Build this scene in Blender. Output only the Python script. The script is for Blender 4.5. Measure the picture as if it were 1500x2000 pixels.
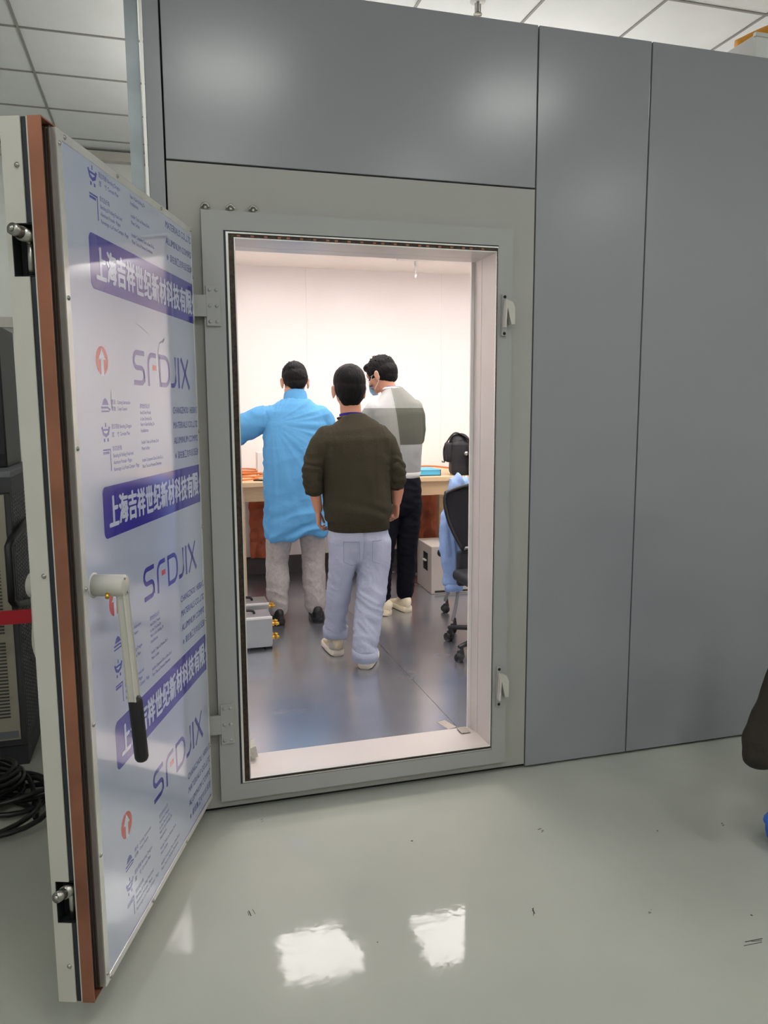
import bpy, bmesh, math, random
from mathutils import Vector, Matrix, noise
random.seed(7)
PI = math.pi
for o in list(bpy.data.objects): bpy.data.objects.remove(o)
C = bpy.context.scene.collection
SC = bpy.context.scene
# ------------------------------------------------------------------ camera
cam_d = bpy.data.cameras.new('camera'); cam = bpy.data.objects.new('camera', cam_d); C.objects.link(cam)
R = ((0.96100911, -0.04198288, 0.27331104), (-0.2764642, -0.12662022, 0.95264624), (-0.00538813, -0.99106244, -0.13328995))
rm = Matrix(((R[0][0], -R[0][1], -R[0][2]), (R[1][0], -R[1][1], -R[1][2]), (R[2][0], -R[2][1], -R[2][2])))
cam.matrix_world = Matrix.Translation((0, -2.784, 1.5)) @ rm.to_4x4()
cam_d.sensor_fit = 'HORIZONTAL'; cam_d.sensor_width = 36; cam_d.lens = 36 * 1509 / 1500
cam_d.clip_start = 0.02
SC.camera = cam
# ------------------------------------------------------------------ world, exposure
w = bpy.data.worlds.new('world'); SC.world = w; w.use_nodes = True
w.node_tree.nodes['Background'].inputs[0].default_value = (0.8, 0.9, 1, 1)
w.node_tree.nodes['Background'].inputs[1].default_value = 0.3
SC.view_settings.view_transform = 'Standard'; SC.view_settings.look = 'None'
SC.view_settings.exposure = 0.0; SC.view_settings.gamma = 1; SC.view_settings.use_curve_mapping = False
OUT_L = 14.0        # luminance of the ceiling panels of the outer room
IN_L = 17.5        # luminance of the ceiling panels inside the chamber
ZC = 3.58          # outer ceiling height
ZF = 0.045         # chamber floor
# ------------------------------------------------------------------ materials
def s2l(c): return tuple((x / 12.92 if x <= 0.04045 else ((x + 0.055) / 1.055) ** 2.4) for x in c)
def rgb(r, g, b): return s2l((r / 255, g / 255, b / 255)) + (1,)
def glossy(m, w=1.0, ior=1.62):
    b = m.node_tree.nodes['Principled BSDF']; b.inputs['Coat Weight'].default_value = w; b.inputs['Coat IOR'].default_value = ior; b.inputs['Coat Roughness'].default_value = .09; return m
def mat(name, col, rough=0.5, metal=0.0, spec=0.5, bump=0.0, bscale=40, var=0.0, vscale=3, coat=0.0, emit=None, el=0, stretch=(1, 1, 1), sheen=0):
    m = bpy.data.materials.new(name); m.use_nodes = True
    nt = m.node_tree; b = nt.nodes['Principled BSDF']
    b.inputs['Base Color'].default_value = col; b.inputs['Roughness'].default_value = rough
    b.inputs['Metallic'].default_value = metal; b.inputs['Specular IOR Level'].default_value = spec
    b.inputs['Coat Weight'].default_value = coat; b.inputs['Coat Roughness'].default_value = 0.05
    if sheen: b.inputs['Sheen Weight'].default_value = sheen
    tc = nt.nodes.new('ShaderNodeTexCoord'); mp = nt.nodes.new('ShaderNodeMapping'); mp.inputs['Scale'].default_value = stretch
    nt.links.new(tc.outputs['Object'], mp.inputs['Vector'])
    if var:
        n = nt.nodes.new('ShaderNodeTexNoise'); n.inputs['Scale'].default_value = vscale; n.inputs['Detail'].default_value = 5
        nt.links.new(mp.outputs[0], n.inputs['Vector'])
        mx = nt.nodes.new('ShaderNodeMix'); mx.data_type = 'RGBA'
        mx.inputs['A'].default_value = tuple(max(0, c * (1 - var)) for c in col[:3]) + (1,)
        mx.inputs['B'].default_value = tuple(min(1, c * (1 + var)) for c in col[:3]) + (1,)
        rp = nt.nodes.new('ShaderNodeMapRange'); rp.inputs['From Min'].default_value = .3; rp.inputs['From Max'].default_value = .7
        nt.links.new(n.outputs['Fac'], rp.inputs['Value']); nt.links.new(rp.outputs[0], mx.inputs['Factor'])
        nt.links.new(mx.outputs['Result'], b.inputs['Base Color'])
    if bump:
        n2 = nt.nodes.new('ShaderNodeTexNoise'); n2.inputs['Scale'].default_value = bscale; n2.inputs['Detail'].default_value = 4
        nt.links.new(mp.outputs[0], n2.inputs['Vector'])
        bp = nt.nodes.new('ShaderNodeBump'); bp.inputs['Strength'].default_value = bump; bp.inputs['Distance'].default_value = 0.01
        nt.links.new(n2.outputs['Fac'], bp.inputs['Height']); nt.links.new(bp.outputs[0], b.inputs['Normal'])
    if emit:
        b.inputs['Emission Color'].default_value = emit; b.inputs['Emission Strength'].default_value = el
    return m
M = {}
M['grey_wall'] = mat('grey_painted_steel', rgb(146, 148, 153), 0.22, 0.0, 0.5, bump=0.03, bscale=3, var=0.03, vscale=1.2)
M['beige'] = mat('warm_grey_paint', rgb(166, 165, 160), 0.45, var=0.02, vscale=2)
M['frame_grey'] = mat('frame_grey_paint', rgb(165, 165, 163), 0.42, var=0.02, vscale=2)
M['cream'] = mat('cream_paint', rgb(196, 193, 185), 0.42, var=0.03, vscale=4)
M['black'] = mat('black_rubber', rgb(18, 20, 24), 0.6)
M['navy'] = mat('dark_gasket', rgb(30, 34, 44), 0.55)
M['copper'] = mat('aged_copper', rgb(150, 98, 76), 0.42, 0.35, var=0.35, vscale=4, bump=0.12, bscale=14)
M['copper_sheet'] = mat('bright_copper_foil', rgb(216, 128, 96), 0.35, 0.45, var=0.2, vscale=5)
M['finger'] = mat('finger_contact_strip', rgb(104, 94, 88), 0.4, 0.7, var=0.25, vscale=60, stretch=(1, 1, .02))
M['brown'] = mat('brown_contact_groove', rgb(62, 48, 42), 0.45, 0.5, var=0.5, vscale=90)
M['case_alu'] = mat('case_aluminium', rgb(172, 174, 178), 0.36, 0.6, var=0.05, vscale=12)
M['alu'] = mat('brushed_aluminium', rgb(205, 203, 198), 0.33, 0.75, var=0.06, vscale=30, stretch=(20, 20, 1))
M['alu_trim'] = mat('aluminium_trim', rgb(222, 221, 216), 0.28, 0.45, var=0.05, vscale=20)
M['steel'] = mat('steel', rgb(170, 168, 162), 0.28, 1.0, var=0.2, vscale=20)
M['galv'] = mat('galvanised_steel', rgb(150, 158, 162), 0.4, 0.55, var=0.22, vscale=6)
M['white'] = mat('white_panel', rgb(243, 238, 236), 0.35, var=0.005)
M['lining'] = mat('white_lining', rgb(214, 206, 202), 0.35, 0.15, var=0.03, vscale=4)
M['ceil_tile'] = mat('ceiling_tile', rgb(232, 236, 235), 0.8, var=0.02, vscale=5, bump=0.06, bscale=60)
M['tbar'] = mat('ceiling_grid_bar', rgb(150, 150, 146), 0.6)
M['room_wall'] = mat('room_wall_paint', rgb(232, 235, 230), 0.7)
M['lamp_out'] = mat('lit_ceiling_diffuser', rgb(240, 240, 235), 0.5, emit=(1, 0.995, 0.97, 1), el=OUT_L)
M['lamp_in'] = mat('lit_chamber_diffuser', rgb(250, 245, 240), 0.5, emit=(1, 0.94, 0.91, 1), el=IN_L)
M['wood'] = mat('pale_maple', rgb(222, 192, 150), 0.4, var=0.08, vscale=6, stretch=(.6, 8, 8))
M['blue_ink'] = mat('blue_print_ink', rgb(40, 34, 160), 0.16, 0, 0.5)
M['blue_ink_thin'] = mat('blue_small_print_ink', rgb(62, 70, 168), 0.2)
M['red_ink'] = mat('red_print_ink', rgb(200, 48, 40), 0.16)
M['white_ink'] = mat('pale_print_ink', rgb(205, 212, 232), 0.16)
M['film'] = mat('pale_blue_film', rgb(186, 194, 216), 0.13, 0, 0.9, bump=0.035, bscale=6, var=0.03, vscale=3)
M['dark_grip'] = mat('black_grip', rgb(22, 20, 22), 0.5)
M['skin'] = mat('skin', rgb(184, 130, 104), 0.5, var=0.05, vscale=10)
M['hair'] = mat('black_hair', rgb(13, 11, 13), 0.62, 0, 0.15, bump=0.3, bscale=90, stretch=(3, 3, .6))
M['olive'] = mat('olive_knit', rgb(56, 53, 42), 0.9, 0, 0.12, bump=0.35, bscale=160, var=0.06, vscale=6)
M['olive_rib'] = mat('olive_ribbed_knit', rgb(52, 48, 37), 0.9, 0, 0.12, bump=0.4, bscale=120, stretch=(2, 2, .1))
M['denim'] = mat('light_grey_blue_denim', rgb(160, 168, 188), 0.85, 0, 0.12, bump=0.3, bscale=60, var=0.08, vscale=8)
M['stitch'] = mat('denim_stitching', rgb(128, 136, 158), .85, 0, .1)
M['blue_coat'] = mat('sky_blue_coat_cloth', rgb(92, 156, 204), 0.75, 0, 0.12, bump=0.25, bscale=30, var=0.05, vscale=3)
M['sweatpants'] = mat('grey_marl', rgb(172, 168, 165), 0.9, 0, 0.12, bump=0.3, bscale=120, var=0.12, vscale=40)
M['black_cloth'] = mat('black_trouser_cloth', rgb(17, 18, 26), 0.85, 0, 0.12, bump=0.3, bscale=40)
M['black_shoe'] = mat('black_shoe', rgb(20, 20, 24), 0.5, bump=0.2)
M['shoe_tan'] = mat('beige_suede', rgb(196, 184, 160), 0.75, var=0.1, vscale=12)
M['shoe_grey'] = mat('grey_suede', rgb(168, 165, 158), 0.8, var=0.1)
M['sole'] = mat('offwhite_sole', rgb(214, 208, 192), 0.6)
M['dark_sole'] = mat('dark_outsole', rgb(50, 46, 44), 0.7)
M['cream_shoe'] = mat('cream_shoe', rgb(232, 220, 190), 0.6, var=0.06)
M['lanyard'] = mat('blue_lanyard', rgb(36, 38, 170), 0.5)
M['mask'] = mat('pale_blue_mask', rgb(170, 208, 232), 0.7)
M['white_str'] = mat('white_string', rgb(235, 235, 235), 0.6)
M['lip'] = mat('lips', rgb(176, 104, 92), 0.5)
M['eye'] = mat('eye', rgb(40, 28, 22), 0.2)
M['bag'] = mat('black_nylon', rgb(27, 26, 30), 0.6, bump=0.3, bscale=90)
M['mesh_black'] = mat('black_chair_mesh', rgb(30, 32, 40), 0.65, bump=0.3, bscale=200)
M['black_plastic'] = mat('black_plastic', rgb(20, 20, 23), 0.38)
M['grey_tube'] = mat('grey_painted_tube', rgb(135, 138, 142), 0.35, 0.4)
M['shirt'] = mat('light_blue_striped_cotton', rgb(150, 178, 226), 0.8, 0, 0.12, bump=0.3, bscale=40, var=0.12, vscale=30, stretch=(12, 12, .4))
M['orange'] = mat('orange_cable', rgb(226, 126, 56), 0.5)
M['cyan'] = mat('cyan_plastic', rgb(84, 180, 220), 0.45)
M['white_plastic'] = mat('white_plastic', rgb(225, 225, 222), 0.45)
M['gold'] = mat('brass_connector', rgb(212, 166, 70), 0.3, 0.9)
M['cab'] = mat('grey_beige_box', rgb(178, 170, 162), 0.6, var=0.04)
M['base_dark'] = mat('dark_skirting', rgb(70, 68, 66), 0.5)
M['label_orange'] = mat('orange_sticker', rgb(240, 150, 40), 0.5)
M['rack_beige'] = mat('rack_beige_paint', rgb(168, 162, 146), 0.55)
M['rack_dark'] = mat('rack_dark_grey', rgb(66, 66, 70), 0.5)
M['rack_light'] = mat('rack_top_grey', rgb(120, 122, 128), 0.5)
M['black_case'] = mat('black_case', rgb(22, 21, 30), 0.35)
M['red'] = mat('red_belt', rgb(190, 22, 42), 0.6)
M['coat'] = mat('dark_brown_wool', rgb(48, 43, 36), 0.95, bump=0.4, bscale=50, var=0.15, vscale=9)
M['blue_bag'] = mat('blue_plastic_film', rgb(44, 110, 210), 0.4)
M['yellow'] = mat('orange_yellow_pipe', rgb(236, 160, 26), 0.5)
M['dust'] = mat('dirt_mark', rgb(70, 66, 56), 0.9)
M['tape'] = mat('grey_tape', rgb(168, 160, 150), 0.5, var=0.15, vscale=12)
M['clear_tape'] = mat('pale_tape', rgb(190, 186, 176), 0.35, var=0.1, vscale=20)

for k_ in ('film', 'blue_ink', 'red_ink', 'white_ink', 'blue_ink_thin'): glossy(M[k_])
# outer floor: glossy epoxy with scuffs
def floor_mat():
    m = mat('glossy_epoxy_floor', rgb(176, 178, 168), 0.09, 0, 0.17)
    nt = m.node_tree; b = nt.nodes['Principled BSDF']; tc = nt.nodes['Texture Coordinate']
    n = nt.nodes.new('ShaderNodeTexNoise'); n.inputs['Scale'].default_value = 1.3; n.inputs['Detail'].default_value = 6
    nt.links.new(tc.outputs['Object'], n.inputs['Vector'])
    r = nt.nodes.new('ShaderNodeValToRGB'); r.color_ramp.elements[0].position = .3; r.color_ramp.elements[1].position = .7
    r.color_ramp.elements[0].color = rgb(168, 171, 162); r.color_ramp.elements[1].color = rgb(182, 183, 173)
    nt.links.new(n.outputs['Fac'], r.inputs['Fac'])
    v = nt.nodes.new('ShaderNodeTexVoronoi'); v.inputs['Scale'].default_value = 5.5; v.inputs['Randomness'].default_value = 1
    nt.links.new(tc.outputs['Object'], v.inputs['Vector'])
    lt = nt.nodes.new('ShaderNodeMath'); lt.operation = 'LESS_THAN'; lt.inputs[1].default_value = .022
    nt.links.new(v.outputs['Distance'], lt.inputs[0])
    mx = nt.nodes.new('ShaderNodeMix'); mx.data_type = 'RGBA'; mx.inputs['B'].default_value = rgb(84, 82, 74)
    nt.links.new(r.outputs[0], mx.inputs['A']); nt.links.new(lt.outputs[0], mx.inputs['Factor'])
    nt.links.new(mx.outputs['Result'], b.inputs['Base Color'])
    sc = nt.nodes.new('ShaderNodeTexNoise'); sc.inputs['Scale'].default_value = 22; sc.inputs['Detail'].default_value = 8; sc.inputs['Distortion'].default_value = 2
    nt.links.new(tc.outputs['Object'], sc.inputs['Vector'])
    mr = nt.nodes.new('ShaderNodeMapRange'); mr.inputs['From Min'].default_value = .35; mr.inputs['From Max'].default_value = .7
    mr.inputs['To Min'].default_value = .02; mr.inputs['To Max'].default_value = .10
    nt.links.new(sc.outputs['Fac'], mr.inputs['Value']); nt.links.new(mr.outputs[0], b.inputs['Roughness'])
    n3 = nt.nodes.new('ShaderNodeTexNoise'); n3.inputs['Scale'].default_value = 9; n3.inputs['Detail'].default_value = 3
    nt.links.new(tc.outputs['Object'], n3.inputs['Vector'])
    bp = nt.nodes.new('ShaderNodeBump'); bp.inputs['Strength'].default_value = .05; bp.inputs['Distance'].default_value = .01
    nt.links.new(n3.outputs['Fac'], bp.inputs['Height']); nt.links.new(bp.outputs[0], b.inputs['Normal'])
    return m
M['floor'] = floor_mat()
def metal_floor_mat():
    m = mat('brushed_dark_metal_floor', rgb(150, 152, 160), 0.2, 0.85, 0.5)
    nt = m.node_tree; b = nt.nodes['Principled BSDF']; tc = nt.nodes['Texture Coordinate']
    n = nt.nodes.new('ShaderNodeTexNoise'); n.inputs['Scale'].default_value = 1.9; n.inputs['Detail'].default_value = 9; n.inputs['Distortion'].default_value = .3
    nt.links.new(tc.outputs['Object'], n.inputs['Vector'])
    r = nt.nodes.new('ShaderNodeValToRGB'); r.color_ramp.elements[0].position = .22; r.color_ramp.elements[1].position = .8
    r.color_ramp.elements[0].color = rgb(160, 165, 180); r.color_ramp.elements[1].color = rgb(208, 209, 213)
    nt.links.new(n.outputs['Fac'], r.inputs['Fac']); nt.links.new(r.outputs[0], b.inputs['Base Color'])
    mp = nt.nodes.new('ShaderNodeMapping'); mp.inputs['Scale'].default_value = (1.2, 1.8, 1); nt.links.new(tc.outputs['Object'], mp.inputs['Vector'])
    n2 = nt.nodes.new('ShaderNodeTexNoise'); n2.inputs['Scale'].default_value = 2.2; n2.inputs['Detail'].default_value = 2
    nt.links.new(mp.outputs[0], n2.inputs['Vector'])
    mr = nt.nodes.new('ShaderNodeMapRange'); mr.inputs['To Min'].default_value = .22; mr.inputs['To Max'].default_value = .3
    nt.links.new(n2.outputs['Fac'], mr.inputs['Value']); nt.links.new(mr.outputs[0], b.inputs['Roughness'])
    return m
M['metal_floor'] = metal_floor_mat()

# ------------------------------------------------------------------ mesh helpers
def link_mesh(name, me, m, parent=None, smooth=False):
    o = bpy.data.objects.new(name, me); C.objects.link(o)
    if m is not None and not me.materials: me.materials.append(m)
    if parent is not None: o.parent = parent
    if smooth: me.polygons.foreach_set('use_smooth', [True] * len(me.polygons))
    return o
def obj(name, bm, m, parent=None, smooth=False):
    bmesh.ops.recalc_face_normals(bm, faces=bm.faces)
    me = bpy.data.meshes.new(name); bm.to_mesh(me); bm.free()
    return link_mesh(name, me, m, parent, smooth)
def empty(name, loc=(0, 0, 0), rz=0, parent=None):
    o = bpy.data.objects.new(name, None); C.objects.link(o); o.location = loc; o.rotation_euler = (0, 0, rz)
    o.empty_display_size = .05
    if parent: o.parent = parent
    return o
def tag(o, label=None, cat=None, group=None, kind=None):
    if label: o['label'] = label
    if cat: o['category'] = cat
    if group: o['group'] = group
    if kind: o['kind'] = kind
    return o
def thing(name, label, cat, loc=(0, 0, 0), rz=0, group=None): return tag(empty(name, loc, rz), label, cat, group)
def BM(): return bmesh.new()
def box(bm, x0, x1, y0, y1, z0, z1, bev=0.0, seg=2):
    r = bmesh.ops.create_cube(bm, size=1)
    vs = r['verts']
    for v in vs: v.co = Vector(((x0 + x1) / 2 + v.co.x * (x1 - x0), (y0 + y1) / 2 + v.co.y * (y1 - y0), (z0 + z1) / 2 + v.co.z * (z1 - z0)))
    if bev > 0:
        es = set(e for v in vs for e in v.link_edges)
        bmesh.ops.bevel(bm, geom=list(es), offset=bev, segments=seg, profile=.5, affect='EDGES')
    return vs
def one_box(name, m, parent, *a, **k):
    bm = BM(); box(bm, *a, **k); return obj(name, bm, m, parent)
def obox(bm, c, ax, ay, az, bev=0):     # oriented box: centre and three half-axis vectors
    r = bmesh.ops.create_cube(bm, size=2); vs = r['verts']; c = Vector(c); ax, ay, az = Vector(ax), Vector(ay), Vector(az)
    for v in vs: v.co = c + ax * v.co.x + ay * v.co.y + az * v.co.z
    if bev:
        es = set(e for v in vs for e in v.link_edges)
        bmesh.ops.bevel(bm, geom=list(es), offset=bev, segments=2, profile=.5, affect='EDGES')
def ell(bm, c, r, rot=None, sub=3):
    res = bmesh.ops.create_icosphere(bm, subdivisions=sub, radius=1)
    mt = Matrix.Translation(c) @ (rot.to_4x4() if rot is not None else Matrix.Identity(4)) @ Matrix.Diagonal((r[0], r[1], r[2], 1))
    bmesh.ops.transform(bm, matrix=mt, verts=res['verts']); return res['verts']
def loft(bm, pts, side=(1, 0, 0), n=20, cap=True, sq=2.0):
    """pts: (x,y,z,r) or (x,y,z,rs,ro); elliptical sections across the path, rounded ends"""
    P = [Vector(p[:3]) for p in pts]; Rr = [(p[3], p[4] if len(p) > 4 else p[3]) for p in pts]
    rings = []; S = Vector(side)
    T = []
    for i in range(len(P)):
        a = P[max(0, i - 1)]; b = P[min(len(P) - 1, i + 1)]; T.append((b - a).normalized())
    def ring(c, t, rs, ro):
        s = (S - t * S.dot(t))
        s = s.normalized() if s.length > 1e-4 else t.orthogonal().normalized()
        o = t.cross(s); vs = []
        for k in range(n):
            a = 2 * PI * k / n; ca, sa = math.cos(a), math.sin(a)
            e = 2 / sq
            vs.append(bm.verts.new(c + s * rs * math.copysign(abs(ca) ** e, ca) + o * ro * math.copysign(abs(sa) ** e, sa)))
        return vs
    if cap:
        r0 = min(Rr[0]); 
        for f, q in ((.94, .35), (.6, .8)): rings.append(ring(P[0] - T[0] * r0 * f * .8, T[0], Rr[0][0] * q, Rr[0][1] * q))
    for i in range(len(P)): rings.append(ring(P[i], T[i], *Rr[i]))
    if cap:
        r1 = min(Rr[-1])
        for f, q in ((.6, .8), (.94, .35)): rings.append(ring(P[-1] + T[-1] * r1 * f * .8, T[-1], Rr[-1][0] * q, Rr[-1][1] * q))
    for a, b in zip(rings, rings[1:]):
        for k in range(n): bm.faces.new((a[k], a[(k + 1) % n], b[(k + 1) % n], b[k]))
    bm.faces.new(rings[0][::-1]); bm.faces.new(rings[-1])
def tube(bm, pts, r, n=10, closed=False):
    loft(bm, [tuple(p) + (r,) for p in pts], side=(0.13, .31, .94), n=n, cap=False)
def cyl(bm, a, b, r, n=20, r2=None):
    loft(bm, [tuple(a) + (r,), tuple(b) + (r2 if r2 is not None else r,)], side=(.3, .2, .93) if abs(Vector(b)[2] - Vector(a)[2]) < 1e-3 else (1, 0, 0), n=n, cap=False)
def smooth_path(pts, k=6):
    P = [Vector(p) for p in pts]; out = []
    for i in range(len(P) - 1):
        p0 = P[max(0, i - 1)]; p1 = P[i]; p2 = P[i + 1]; p3 = P[min(len(P) - 1, i + 2)]
        for j in range(k):
            t = j / k
            out.append(.5 * ((2 * p1) + (-p0 + p2) * t + (2 * p0 - 5 * p1 + 4 * p2 - p3) * t * t + (-p0 + 3 * p1 - 3 * p2 + p3) * t ** 3))
    out.append(P[-1]); return out
def evald(o):
    dg = bpy.context.evaluated_depsgraph_get(); dg.update()
    me = bpy.data.meshes.new_from_object(o.evaluated_get(dg), depsgraph=dg); return me
def remeshed(name, bm, m, parent, voxel=.01, smooth=6, disp=None, factor=.5):
    """fuse overlapping closed shapes into one continuous surface"""
    bmesh.ops.recalc_face_normals(bm, faces=bm.faces)
    me = bpy.data.meshes.new('tmp'); bm.to_mesh(me); bm.free()
    t = bpy.data.objects.new('tmp', me); C.objects.link(t)
    md = t.modifiers.new('r', 'REMESH'); md.mode = 'VOXEL'; md.voxel_size = voxel; md.use_smooth_shade = True
    if smooth:
        s = t.modifiers.new('s', 'SMOOTH'); s.factor = factor; s.iterations = smooth
    me2 = evald(t); bpy.data.objects.remove(t); me2.name = name
    if disp:
        me2.calc_loop_triangles()
        nr = [v.normal.copy() for v in me2.vertices]
        for v, nn in zip(me2.vertices, nr): v.co = v.co + nn * disp(v.co)
        me2.update()
    me2.materials.clear()
    return link_mesh(name, me2, m, parent, True)
def grid_sheet(fn, nu, nv, thick=0.0):
    bm = BM(); V = [[bm.verts.new(fn(i / nu, j / nv)) for j in range(nv + 1)] for i in range(nu + 1)]
    for i in range(nu):
        for j in range(nv): bm.faces.new((V[i][j], V[i + 1][j], V[i + 1][j + 1], V[i][j + 1]))
    if thick: bmesh.ops.solidify(bm, geom=bm.faces[:], thickness=thick)
    return bm
def ring_frame(bm, o, i, y0, y1):   # rectangular ring in xz: outer rect o, inner rect i = (x0,x1,z0,z1)
    box(bm, o[0], i[0], y0, y1, o[2], o[3]); box(bm, i[1], o[1], y0, y1, o[2], o[3])
    box(bm, i[0], i[1], y0, y1, o[2], i[2]); box(bm, i[0], i[1], y0, y1, i[3], o[3])

# ------------------------------------------------------------------ outer room shell
ROOM = (-3.2, 5.2, -5.4, 4.2)
o = one_box('floor', M['floor'], None, ROOM[0], ROOM[1], ROOM[2], ROOM[3], -.1, 0); tag(o, kind='structure')
o = one_box('ceiling', M['ceil_tile'], None, ROOM[0], ROOM[1], ROOM[2], ROOM[3], ZC, ZC + .08); tag(o, kind='structure')
tag(one_box('wall_back', M['room_wall'], None, ROOM[0], ROOM[1], ROOM[3], ROOM[3] + .1, 0, ZC), kind='structure')
tag(one_box('wall_left', M['room_wall'], None, ROOM[0] - .1, ROOM[0], ROOM[2], ROOM[3], 0, ZC), kind='structure')
tag(one_box('wall_right', M['room_wall'], None, ROOM[1], ROOM[1] + .1, ROOM[2], ROOM[3], 0, ZC), kind='structure')
tag(one_box('wall_rear', M['room_wall'], None, ROOM[0], ROOM[1], ROOM[2] - .1, ROOM[2], 0, ZC), kind='structure')
# ceiling grid of T-bars (0.6 m tiles)
bm = BM()
ys = [0.93 + .6 * k for k in range(-12, 6)]
for y in ys: box(bm, ROOM[0], ROOM[1], y - .007, y + .007, ZC - .006, ZC)
for x in [-0.66 - .6 * 2 * k for k in range(0, 3)] + [1.985 + .613 * k for k in range(-3, 7)]: box(bm, x - .007, x + .007, ROOM[2], ROOM[3], ZC - .0065, ZC - .0005)
tag(obj('trim_2', bm, M['tbar']), kind='structure')
# wall rail and sill band on the far wall left of the chamber
tag(one_box('trim_3', M['cream'], None, -3.2, 0.0, 4.12, 4.2, 3.49, 3.56), kind='structure')
tag(one_box('trim_4', M['cream'], None, -3.2, -.75, 4.14, 4.2, 2.16, 2.24), kind='structure')
# outer ceiling lights
def panel_light(x, y, w, d, z, m, label, group, room):
    t = thing('ceiling_light', label, 'light', (x, y, z), 0, group)
    bm = BM(); ring_frame(bm, (-w / 2 - .02, w / 2 + .02, -d / 2 - .02, d / 2 + .02), (-w / 2, w / 2, -d / 2, d / 2), 0, .02)
    for v in bm.verts: v.co = Vector((v.co.x, v.co.z, -v.co.y))
    obj('frame', bm, M['white_plastic'], t)
    one_box('diffuser', m, t, -w / 2, w / 2, -d / 2, d / 2, -.012, -.001)
    return t
k = 0
for (x, y) in [(.48, -2.37), (2.4, -2.37), (-1.4, -2.37), (.48, -4.4), (2.4, -4.4), (-1.4, -4.4), (4.3, -4.4), (-2.5, 2.9), (4.4, -.6), (.5, 2.1), (2.2, 2.1), (4.4, 1.95)]:  # those over the chamber are added to brighten the ceiling above it
    panel_light(x, y, .58, .58, ZC - .006, M['lamp_out'], 'square white lit panel in the outer room ceiling, some added for light, outside the photo', 'lit square panels in the outer ceiling', 'o')

# ------------------------------------------------------------------ shielded chamber (setting)
ch = empty('wall_front', (0, 0, 0)); ch['kind'] = 'structure'
G = .003
def panel(x0, x1, z0, z1, name='panel', m='grey_wall'): return one_box(name, M[m], ch, x0 + G, x1 - G, 0, .05, z0 + G, z1 - G, bev=.002)
panel(.052, 1.404, 2.32, 2.9); panel(1.404, 1.888, .008, 2.9); panel(1.888, 2.88, .008, 2.9); panel(2.88, 3.9, .008, 2.9)
one_box('panel', M['grey_wall'], ch, -.002, .049, 0, .05, .02, 2.86, bev=.002)
# backing behind the seams (dark) with door hole
bm = BM(); ring_frame(bm, (.02, 3.9, .0, 2.89), (.20, 1.29, .075, 2.135), .052, .19)
obj('core', bm, M['base_dark'], ch)
# casing around the door opening
bm = BM(); ring_frame(bm, (.055, 1.401, .022, 2.317), (.19, 1.30, .07, 2.14), .001, .05)
obj('casing', bm, M['beige'], ch)
one_box('plinth', M['black'], ch, .03, 3.9, .03, .06, 0, .03)
one_box('bounce_roof', M['white'], ch, .0, 4.0, .052, 4.1, 2.851, 2.885)  # added white panel that bounces the lamps above onto the outer ceiling
cl = empty('wall_left_chamber', (0, 0, 0)); cl['kind'] = 'structure'
one_box('panel', M['white'], cl, 0.0, .018, .052, 4.1, .02, 2.86)
one_box('core', M['base_dark'], cl, .018, .12, .055, 4.1, .0, 2.85)
one_box('corner_strip', M['alu_trim'], cl, -.012, -.003, -.004, .05, .02, 2.9)
# galvanised post at the corner
pst = thing('steel_post', 'galvanised upright post at the left corner of the grey chamber', 'post', (-.034, .06, 0))
bm = BM()
prof = [(-.026, -.025), (-.026, .03), (.022, .03), (.022, -.025), (.014, -.025), (.014, .022), (-.018, .022), (-.018, -.025)]
box(bm, -.024, -.018, -.03, .03, 0, ZC - .01); box(bm, .012, .018, -.03, .03, 0, ZC - .01); box(bm, -.024, .018, -.034, -.028, 0, ZC - .01)
obj('channel', bm, M['galv'], pst)
# chamber interior
ce = tag(one_box('ceiling_chamber', M['white'], None, .12, 3.9, .19, 4.1, 2.7, 2.85), kind='structure')
tag(one_box('floor_chamber', M['metal_floor'], None, .12, 3.9, .19, 4.1, .0, ZF), kind='structure')
tag(one_box('wall_left_inner', M['white'], None, .12, .15, .19, 4.1, ZF, 2.7), kind='structure')
tag(one_box('wall_right_inner', M['white'], None, 3.85, 3.9, .05, 4.1, ZF, 2.85), kind='structure')
wb = empty('wall_back_inner', (0, 4.0, 0)); wb['kind'] = 'structure'
for x0, x1 in ((.15, 1.255), (1.255, 2.5), (2.5, 3.85)):
    one_box('panel', M['white'], wb, x0 + .0006, x1 - .0006, 0, .03, .2, 2.7)
one_box('backing', M['cab'], wb, .12, 3.9, .031, .1, 0, 2.75)
tag(one_box('baseboard_back', M['base_dark'], None, .15, 3.85, 3.985, 4.0, ZF, .2), kind='structure')
# front wall inner lining, white, seen from other angles
bm = BM(); ring_frame(bm, (.12, 3.86, ZF, 2.7), (.269, 1.224, .12, 2.077), .191, .2)
tag(obj('wall_front_inner', bm, M['white'], None), kind='structure')
# tape marks on floor seams
tag(one_box('trim_5', M['steel'], None, 1.25, 1.2535, .25, 3.98, ZF, ZF + .0008), kind='structure')
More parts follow.
